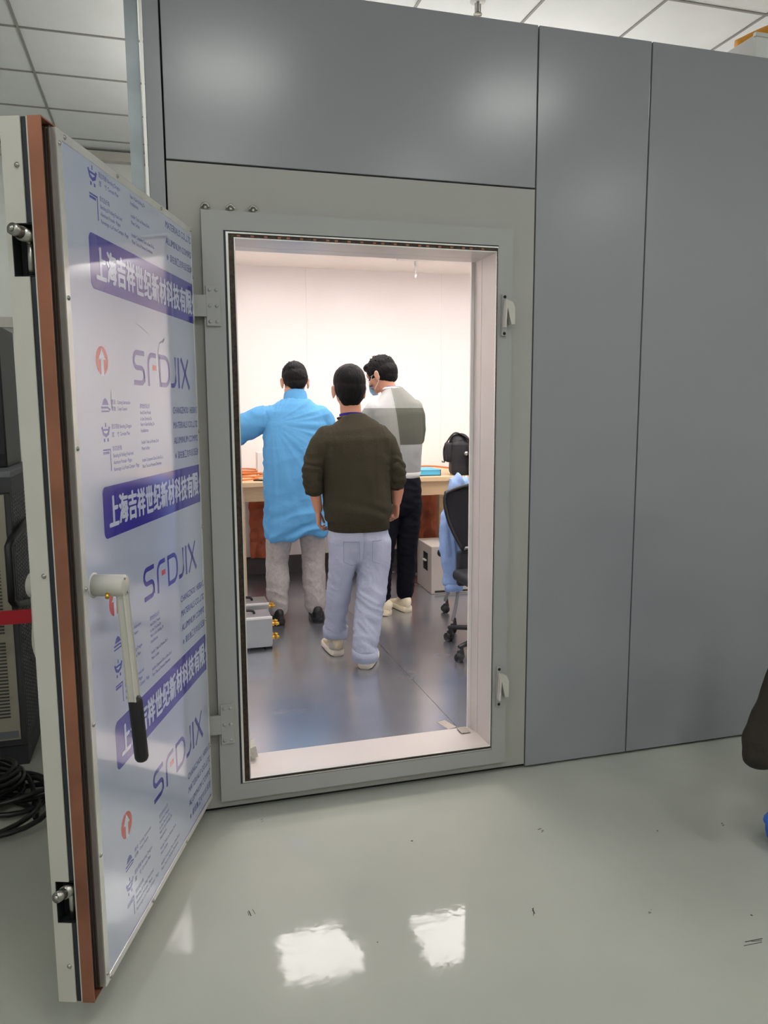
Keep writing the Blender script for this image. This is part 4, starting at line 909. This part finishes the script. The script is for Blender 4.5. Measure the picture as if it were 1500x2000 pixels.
for (x, y, lb) in ((.70, 3.84, 'white cable connector near the wall on the left of the workbench'), (.80, 3.50, 'chrome cable connector beside the person in blue on the workbench')):
    t = thing('cable_connector', lb, 'connector', (x, y, TZ + .018), .3)
    bm = BM(); loft(bm, [(-.05, 0, .0, .009), (-.03, 0, 0, .016), (.03, 0, 0, .016), (.035, 0, 0, .013), (.07, 0, 0, .013)], side=(0, 0, 1), n=16, cap=False); obj('shell', bm, M['steel'] if y < 3.6 else M['white_plastic'], t, True)
    bm = BM(); cyl(bm, (.07, 0, 0), (.10, 0, 0), .009, 12); obj('plug_tip', bm, M['steel'], t, True)
dv = thing('measuring_device', 'tall pale device with a black front panel on the workbench beside the person in blue', 'device', (.755, 3.62, TZ))
one_box('case', M['white_plastic'], dv, 0, .14, 0, .12, 0, .19, bev=.004); one_box('front_panel', M['rack_light'], dv, .05, .13, -.003, .001, .02, .17)
for z in (.04, .075, .12): one_box('port', M['black'], dv, .065, .085, -.006, -.002, z, z + .018)
ph_ = thing('tablet', 'thin black tablet lying on the workbench beside the person in blue', 'tablet', (.66, 3.12, TZ), -.5); one_box('body', M['black_plastic'], ph_, 0, .16, 0, .07, 0, .010, bev=.002)
# aluminium cases at the left on the chamber floor
def case(x1, y0, d, h, label, first):
    t = thing('instrument_case', label, 'case', (x1, y0, ZF))
    one_box('body', M['case_alu'], t, -.36, 0, 0, d, .018, h, bev=.003)
    one_box('front_plate', M['case_alu'], t, -.362, .002, -.004, 0, .03, h - .012, bev=.001)
    one_box('top_edge', M['white_plastic'], t, -.362, .003, -.006, .006, h - .012, h + .002, bev=.002)
    for i in range(3): one_box('foot', M['black'], t, -.30 + i * .13, -.26 + i * .13, .01, d - .01, 0, .018)
    bm = BM(); tube(bm, smooth_path([(-.225, d / 2, h), (-.215, d / 2, h + .018), (-.16, d / 2, h + .024), (-.105, d / 2, h + .018), (-.095, d / 2, h)], 5), .008, 10); obj('handle', bm, M['black'], t, True)
    for z in ((.145, .06) if first else (.17,)):
        for yy in (.05, .11):
            bm = BM(); cyl(bm, (0, yy, z), (.02, yy, z), .013, 8); cyl(bm, (.02, yy, z), (.05, yy, z), .009, 12); cyl(bm, (.032, yy, z), (.038, yy, z), .014, 8); obj('brass_connector', bm, M['gold'], t, True)
    return t
case(.60, 1.79, .19, .205, 'aluminium instrument case with black handle, the front one of two on the floor', True); case(.625, 2.13, .19, .205, 'aluminium instrument case with black handle, behind the front one on the floor', False)
# floor tape bits
bm = BM(); obox(bm, (1.215, .42, ZF + .0007), (.012, -.045, 0), (.022, .006, 0), (0, 0, .0006)); tag(obj('tape_strip', bm, M['tape'], None), 'brownish tape patch on the chamber floor near the threshold', 'tape')
bm = BM(); obox(bm, (.298, .155, .165), (.012, .0, .004), (0, .035, 0), (-.004, 0, .022)); tag(obj('tape_strip', bm, M['clear_tape'], None), 'pale curled tape in the left bottom corner of the doorway', 'tape')
bm = BM(); obox(bm, (1.19, .15, .1345), (.020, .0, .0), (0, .03, 0), (0, 0, .0012)); tag(obj('tape_strip', bm, M['tape'], None), 'grey tape piece in the right bottom corner of the doorway', 'tape')

# ------------------------------------------------------------------ chairs
def caster(parent, x, y, top=.09, name='caster'):
    t = empty(name, (x, y, 0), random.uniform(0, 3), parent)
    bm = BM()
    for q in (-1, 1): cyl(bm, (q * .006, 0, .028), (q * .022, 0, .028), .027, 20)
    obj('wheels', bm, M['black_plastic'], t, True)
    bm = BM(); loft(bm, [(0, .0, .030, .010, .018), (0, -.008, .055, .018, .024), (0, -.014, .066, .010, .012), (0, -.014, top, .008, .008)], n=14); obj('hood', bm, M['black_plastic'], t, True)
    return t
A = thing('office_chair', 'black mesh-backed office chair on a five-star caster base at the right edge of the doorway', 'chair', (1.92, 1.38, ZF))
def build_A(A):
    r = .345
    for k in range(5):
        a = math.radians(203.7 - 72 * k); cx, cy = r * math.cos(a), r * math.sin(a)
        bm = BM(); loft(bm, [(.02 * math.cos(a), .02 * math.sin(a), .115, .028, .022), (cx * .6, cy * .6, .105, .022, .016), (cx, cy, .088, .016, .012)], side=(-math.sin(a), math.cos(a), 0), n=12); obj('base_leg', bm, M['black_plastic'], A, True)
        caster(A, cx, cy)
    bm = BM(); cyl(bm, (0, 0, .09), (0, 0, .25), .028); obj('column_sleeve', bm, M['black_plastic'], A, True)
    bm = BM(); cyl(bm, (0, 0, .25), (0, 0, .38), .014); obj('gas_lift', bm, M['steel'], A, True)
    one_box('seat_plate', M['black_plastic'], A, -.12, .12, -.1, .12, .37, .40, bev=.008)
    bm = BM(); box(bm, -.225, .255, -.22, .24, .395, .465, bev=.03, seg=4); obj('seat', bm, M['mesh_black'], A, True)
    # curved back, a shell that narrows towards the seat
    def bf(u, v, o=0):
        z = .585 + v * .355; wl = (-.165 - .105 * math.sin(min(1, v * 1.15) * PI / 2) + .025 * max(0, v - .9) * 10 * .4); x = wl + u * (.27 - wl) * 1.0
        top = .022 * math.sin(u * PI) if v > .97 else 0
        return (x, .26 + .05 * v - .06 * (abs(u - .5) * 2) ** 2, z + top + .02 * v * math.sin(u * PI))
    bm = grid_sheet(bf, 20, 20, .012); obj('backrest', bm, M['mesh_black'], A, True)
    edge = [bf(0, v / 12) for v in range(13)] + [bf(u / 12, 1) for u in range(1, 13)] + [bf(1, 1 - v / 12) for v in range(1, 13)] + [bf(1 - u / 12, 0) for u in range(1, 13)]
    bm = BM(); tube(bm, edge, .011, 8); obj('back_frame', bm, M['black_plastic'], A, True)
    bm = BM(); loft(bm, [(-.14, .222, .592, .012), (.27, .222, .592, .012)], side=(0, 0, 1), n=10); obj('lower_bar', bm, M['grey_tube'], A, True)
    bm = BM(); loft(bm, [(.02, .10, .385, .05, .014), (.02, .26, .40, .05, .014), (.02, .30, .48, .055, .014), (.02, .305, .68, .06, .012)], side=(1, 0, 0), n=14); obj('back_support', bm, M['black_plastic'], A, True)
    bm = BM(); box(bm, -.185, .24, .225, .27, .35, .575, bev=.02, seg=3); obj('lumbar_panel', bm, M['mesh_black'], A, True)
build_A(A)
B2 = thing('chair', 'grey tube-legged chair with casters behind the black mesh chair', 'chair', (1.98, 2.02, ZF))
def build_B(B):
    for (x, y) in ((-.21, -.24), (.24, -.24), (-.075, .26), (.24, .26)):
        caster(B, x, y, .10)
        bm = BM(); loft(bm, [tuple(p) + (.012,) for p in smooth_path([(x, y, .09), (x + .035, y * .9, .20), (x + .075, y * .7, .31), (x * .7 + .08, y * .4, .42)], 5)], n=10); obj('leg', bm, M['grey_tube'], B, True)
    bm = BM(); box(bm, -.15, .24, -.2, .24, .42, .47, bev=.02, seg=3); obj('seat', bm, M['mesh_black'], B, True)
    bm = BM(); tube(bm, smooth_path([(-.14, -.16, .44), (-.15, -.20, .7), (-.14, -.20, .95), (.0, -.205, 1.0), (.2, -.20, .97), (.23, -.19, .7), (.22, -.16, .44)], 6), .012, 10); obj('back_frame', bm, M['grey_tube'], B, True)
    def bf(u, v): return (-.135 + .355 * u, -.20 - .01 * math.sin(u * PI), .62 + .34 * v)
    obj('backrest', grid_sheet(bf, 8, 8, .01), M['mesh_black'], B, True)
build_B(B2)
# pale blue shirt hung over the chair back
sh = thing('shirt', 'pale blue striped shirt hanging over the chair back in front of the workbench', 'shirt', (1.80, 1.86, 0))
def build_shirt(S):
    bm = BM()
    loft(bm, [(.02, -.03, 1.045, .030, .035), (.012, -.03, 1.0, .045, .04), (-.0, -.03, .92, .048, .04), (-.02, -.03, .80, .055, .036), (-.025, -.03, .70, .062, .034), (-.03, -.03, .60, .072, .032), (-.012, -.03, .52, .060, .030), (-.004, -.03, .44, .056, .030), (-.004, -.03, .37, .060, .030)], n=24)
    loft(bm, [(.02, -.03, 1.03, .04, .04), (.06, -.03, 1.0, .05, .04), (.10, -.03, .92, .05, .04), (.13, -.03, .7, .05, .035), (.13, -.03, .5, .045, .03)], n=18)
    def d(p): return .022 * (1 - 2 * abs(noise.noise(Vector((p.x * 22 + p.z * 3, p.y * 12, p.z * 2.2))))) + .003 * noise.noise(p * 30)
    remeshed('cloth', bm, M['shirt'], S, voxel=.006, smooth=3, disp=d)
    bm = BM(); loft(bm, [(-.005, -.03, .315, .062, .034), (-.005, -.03, .365, .063, .036)], n=24, cap=False); obj('cuff', bm, M['shirt'], S, True)
build_shirt(sh)

# ------------------------------------------------------------------ left background: rack, dark cabinet, belt, cables
rk = thing('equipment_rack', 'beige and dark grey instrument rack with side handle behind the open door', 'rack', (-.600, .64, 0))
def build_rack(K):
    one_box('plinth', M['rack_dark'], K, -.62, .0, .01, .62, 0, .09)
    one_box('body', M['rack_dark'], K, -.62, .0, .0, .64, .09, 1.23, bev=.003)
    one_box('front_panel', M['rack_beige'], K, -.60, -.022, -.008, .0, .12, 1.16, bev=.002)
    bm = BM()
    for i in range(46):
        z = .22 + i * .0145
        if 22 < i < 25: continue
        box(bm, -.20, -.055, -.0105, -.0078, z, z + .0065)
    obj('vent_slots', bm, M['base_dark'], K)
    one_box('top', M['rack_light'], K, -.63, .01, -.012, .65, 1.23, 1.255, bev=.004)
    one_box('fascia', M['rack_dark'], K, -.63, .008, -.010, -.001, 1.17, 1.23)
    one_box('name_plate', M['rack_light'], K, -.16, -.03, -.012, -.008, .13, .16)
    bm = BM()
    for i in range(14):
        for j in range(60): box(bm, .0005, .003, .03 + i * .042, .055 + i * .042, .14 + j * .017, .148 + j * .017)
    o = obj('perforated_side', bm, M['rack_light'], K)
    bm = BM(); loft(bm, [tuple(p) + (.014, .014) for p in [(.03, .22, 1.02), (.03, .19, 1.03), (.01, -.09, .99), (.0, -.115, .965), (.0, -.115, .745), (.01, -.09, .72), (.03, .19, .67), (.03, .22, .68)]], side=(1, 0, 0), n=10, sq=5); obj('handle', bm, M['black_plastic'], K, True)
    one_box('lock', M['steel'], K, -.05, -.04, -.010, -.007, .30, .31)
build_rack(rk)
bcb = thing('instrument', 'tall black instrument case standing on the rack behind the door edge', 'instrument', (-.64, .86, 1.255))
one_box('case', M['black_case'], bcb, -.55, 0, 0, .35, .0, .60, bev=.006); one_box('lower_strip', M['black'], bcb, -.54, -.005, -.006, .0, .03, .06)
# barrier post hidden by the door and its red belt
bp_ = thing('barrier_post', 'black belt barrier post behind the open door holding a red belt', 'barrier', (-.33, .47, 0))
bm = BM(); loft(bm, [(0, 0, 0, .14), (0, 0, .012, .14), (0, 0, .02, .05)], n=24, cap=False); obj('base', bm, M['black_plastic'], bp_, True)
bm = BM(); cyl(bm, (0, 0, .02), (0, 0, .74), .025); obj('pole', bm, M['black_plastic'], bp_, True)
bm = BM(); obox(bm, (-.84, .47, .69), (-.46, .02, -.006), (.0, .0008, 0), (0, 0, .028)); bm2 = obj('belt', bm, M['red'], None); bm2.parent = bp_; bm2.location = (.33, -.47, 0)
# cables on the floor
def coil(cx, cy, r, n, z0, seed, turns=3):
    rnd = random.Random(seed); pts = []
    for i in range(n * turns + 1):
        a = 2 * PI * i / n; rr = r * (1 + .12 * math.sin(a * 1.3 + seed) + .05 * math.sin(a * 2.7))
        pts.append((cx + rr * math.cos(a) * 1.1, cy + rr * math.sin(a) * .8, z0 + .014 * (i / n) + .012 * (1 + math.sin(a * 1.7 + seed))))
    return pts
for k_, (cx, cy, r, tn, lb) in enumerate([(-.80, .36, .19, 7, 'thick bundle of coiled black cable in front of the rack'), (-.62, .30, .15, 3, 'black cable loops lying beside the door edge'), (-.70, .14, .20, 2, 'outer loop of black cable on the floor nearest the camera')]):
    bm = BM(); tube(bm, coil(cx, cy, r, 26, .010, k_ * 2.1, tn), .010, 8); tag(obj('cable', bm, M['black_plastic'], None, True), lb, 'cable')
bm = BM(); tube(bm, smooth_path([(-1.2, .45, .02), (-.95, .52, .10), (-.75, .50, .12), (-.58, .42, .06), (-.53, .30, .012), (-.52, .16, .012)], 8), .010, 8); tag(obj('cable', bm, M['black_plastic'], None, True), 'black cable arching over the cable bundle', 'cable')

# ------------------------------------------------------------------ coat on a chair at the right edge
cc = thing('chair', 'mostly hidden office chair at the right edge under a dark coat', 'chair', (2.42, -.72, 0))
def build_cc(K):
    for k in range(5):
        a = math.radians(30 + 72 * k); cx, cy = .26 * math.cos(a), .26 * math.sin(a)
        bm = BM(); loft(bm, [(0, 0, .10, .03, .02), (cx, cy, .075, .018, .012)], side=(-math.sin(a), math.cos(a), 0), n=10); obj('base_leg', bm, M['black_plastic'], K, True); caster(K, cx, cy)
    bm = BM(); cyl(bm, (0, 0, .08), (0, 0, .44), .022); obj('column', bm, M['black_plastic'], K, True)
    bm = BM(); box(bm, -.23, .23, -.23, .23, .44, .52, bev=.03, seg=3); obj('seat', bm, M['mesh_black'], K, True)
    bm = BM(); box(bm, -.11, -.06, -.2, .2, .52, .92, bev=.02, seg=3); obj('backrest', bm, M['mesh_black'], K, True)
build_cc(cc)
ct_ = thing('coat', 'dark brown coat draped over a chair at the right edge, one sleeve hanging', 'coat', (2.42, -.72, 0))
bm = BM()
loft(bm, [(-.12, -.13, .93, .075, .05), (-.28, -.12, .87, .070, .052), (-.41, -.10, .77, .066, .055), (-.470, -.09, .66, .064, .055), (-.525, -.09, .52, .062, .055), (-.558, -.08, .42, .062, .054), (-.570, -.08, .35, .055, .050)], side=(1, 0, 0), n=20)
loft(bm, [(-.11, -.14, .92, .07, .06), (-.09, .05, .95, .07, .06), (-.09, .25, .92, .07, .06)], side=(1, 0, 0), n=18)
loft(bm, [(-.13, .05, .92, .03, .18), (-.13, .05, .6, .03, .18), (-.12, .05, .36, .03, .17)], side=(1, 0, 0), n=24, sq=3)
remeshed('cloth', bm, M['coat'], ct_, voxel=.008, smooth=4, disp=folds(.005, 5, 9, .3, .003, 20))
bb = thing('plastic_bag', 'crumpled blue plastic bag on the floor at the right edge', 'bag', (2.015, -.80, 0))
bm = BM(); ell(bm, (0, 0, .055), (.085, .07, .05)); ell(bm, (-.04, .02, .09), (.05, .04, .055)); ell(bm, (.05, -.01, .10), (.04, .04, .04))
remeshed('film', bm, M['blue_bag'], bb, voxel=.006, smooth=2, disp=lambda p: .012 * (1 - 2 * abs(noise.noise(p * 22))) - .004)
# ------------------------------------------------------------------ box and pipe on top of the chamber
wbx = thing('duct_box', 'white metal box with a round hole on top of the chamber', 'box', (2.465, .12, 2.9))
bm = BM(); box(bm, .0, .52, 0, .70, 0, .145, bev=.003); obj('shell', bm, M['white_plastic'], wbx)
bm = BM(); cyl(bm, (.003, .20, .05), (-.002, .20, .05), .018, 20); obj('hole', bm, M['base_dark'], wbx, True)
one_box('rim', M['alu_trim'], wbx, -.006, .52, -.006, .01, .135, .15)
bm = BM(); tube(bm, smooth_path([(2.80, .62, 3.20), (2.92, .55, 3.25), (3.1, .5, 3.30), (3.4, .5, 3.30)], 6), .075, 14)
tag(obj('pipe', bm, M['yellow'], None, True), 'orange-yellow pipe lying behind the white box on top of the chamber', 'pipe')
# dirt marks on the outer floor
rnd = random.Random(4)
bm = BM()
for (x, y, l, a) in ((.30, -.10, .025, .5), (.20, -.62, .05, 1.5), (1.25, -.45, .03, .2), (1.02, -.85, .09, 1.4), (1.9, -.60, .02, .3), (1.55, -1.15, .12, -.5), (.95, -1.35, .05, .9), (1.7, -1.3, .03, .1), (1.35, -.95, .02, .5)):
    for j in range(3):
        ox, oy = rnd.uniform(-.01, .01), rnd.uniform(-.01, .01)
        aa = a + rnd.uniform(-.5, .5); ll = l * rnd.uniform(.06, .3); ww = rnd.uniform(.0005, .0016)
        obox(bm, (x + ox, y + oy, .0004 + .0001 * j), (math.cos(aa) * ll, math.sin(aa) * ll, 0), (-math.sin(aa) * ww, math.cos(aa) * ww, 0), (0, 0, .0002))
tag(obj('floor_scuffs', bm, M['dust'], None), 'small dark scuffs and dirt specks on the glossy grey floor', 'dirt', kind='stuff')
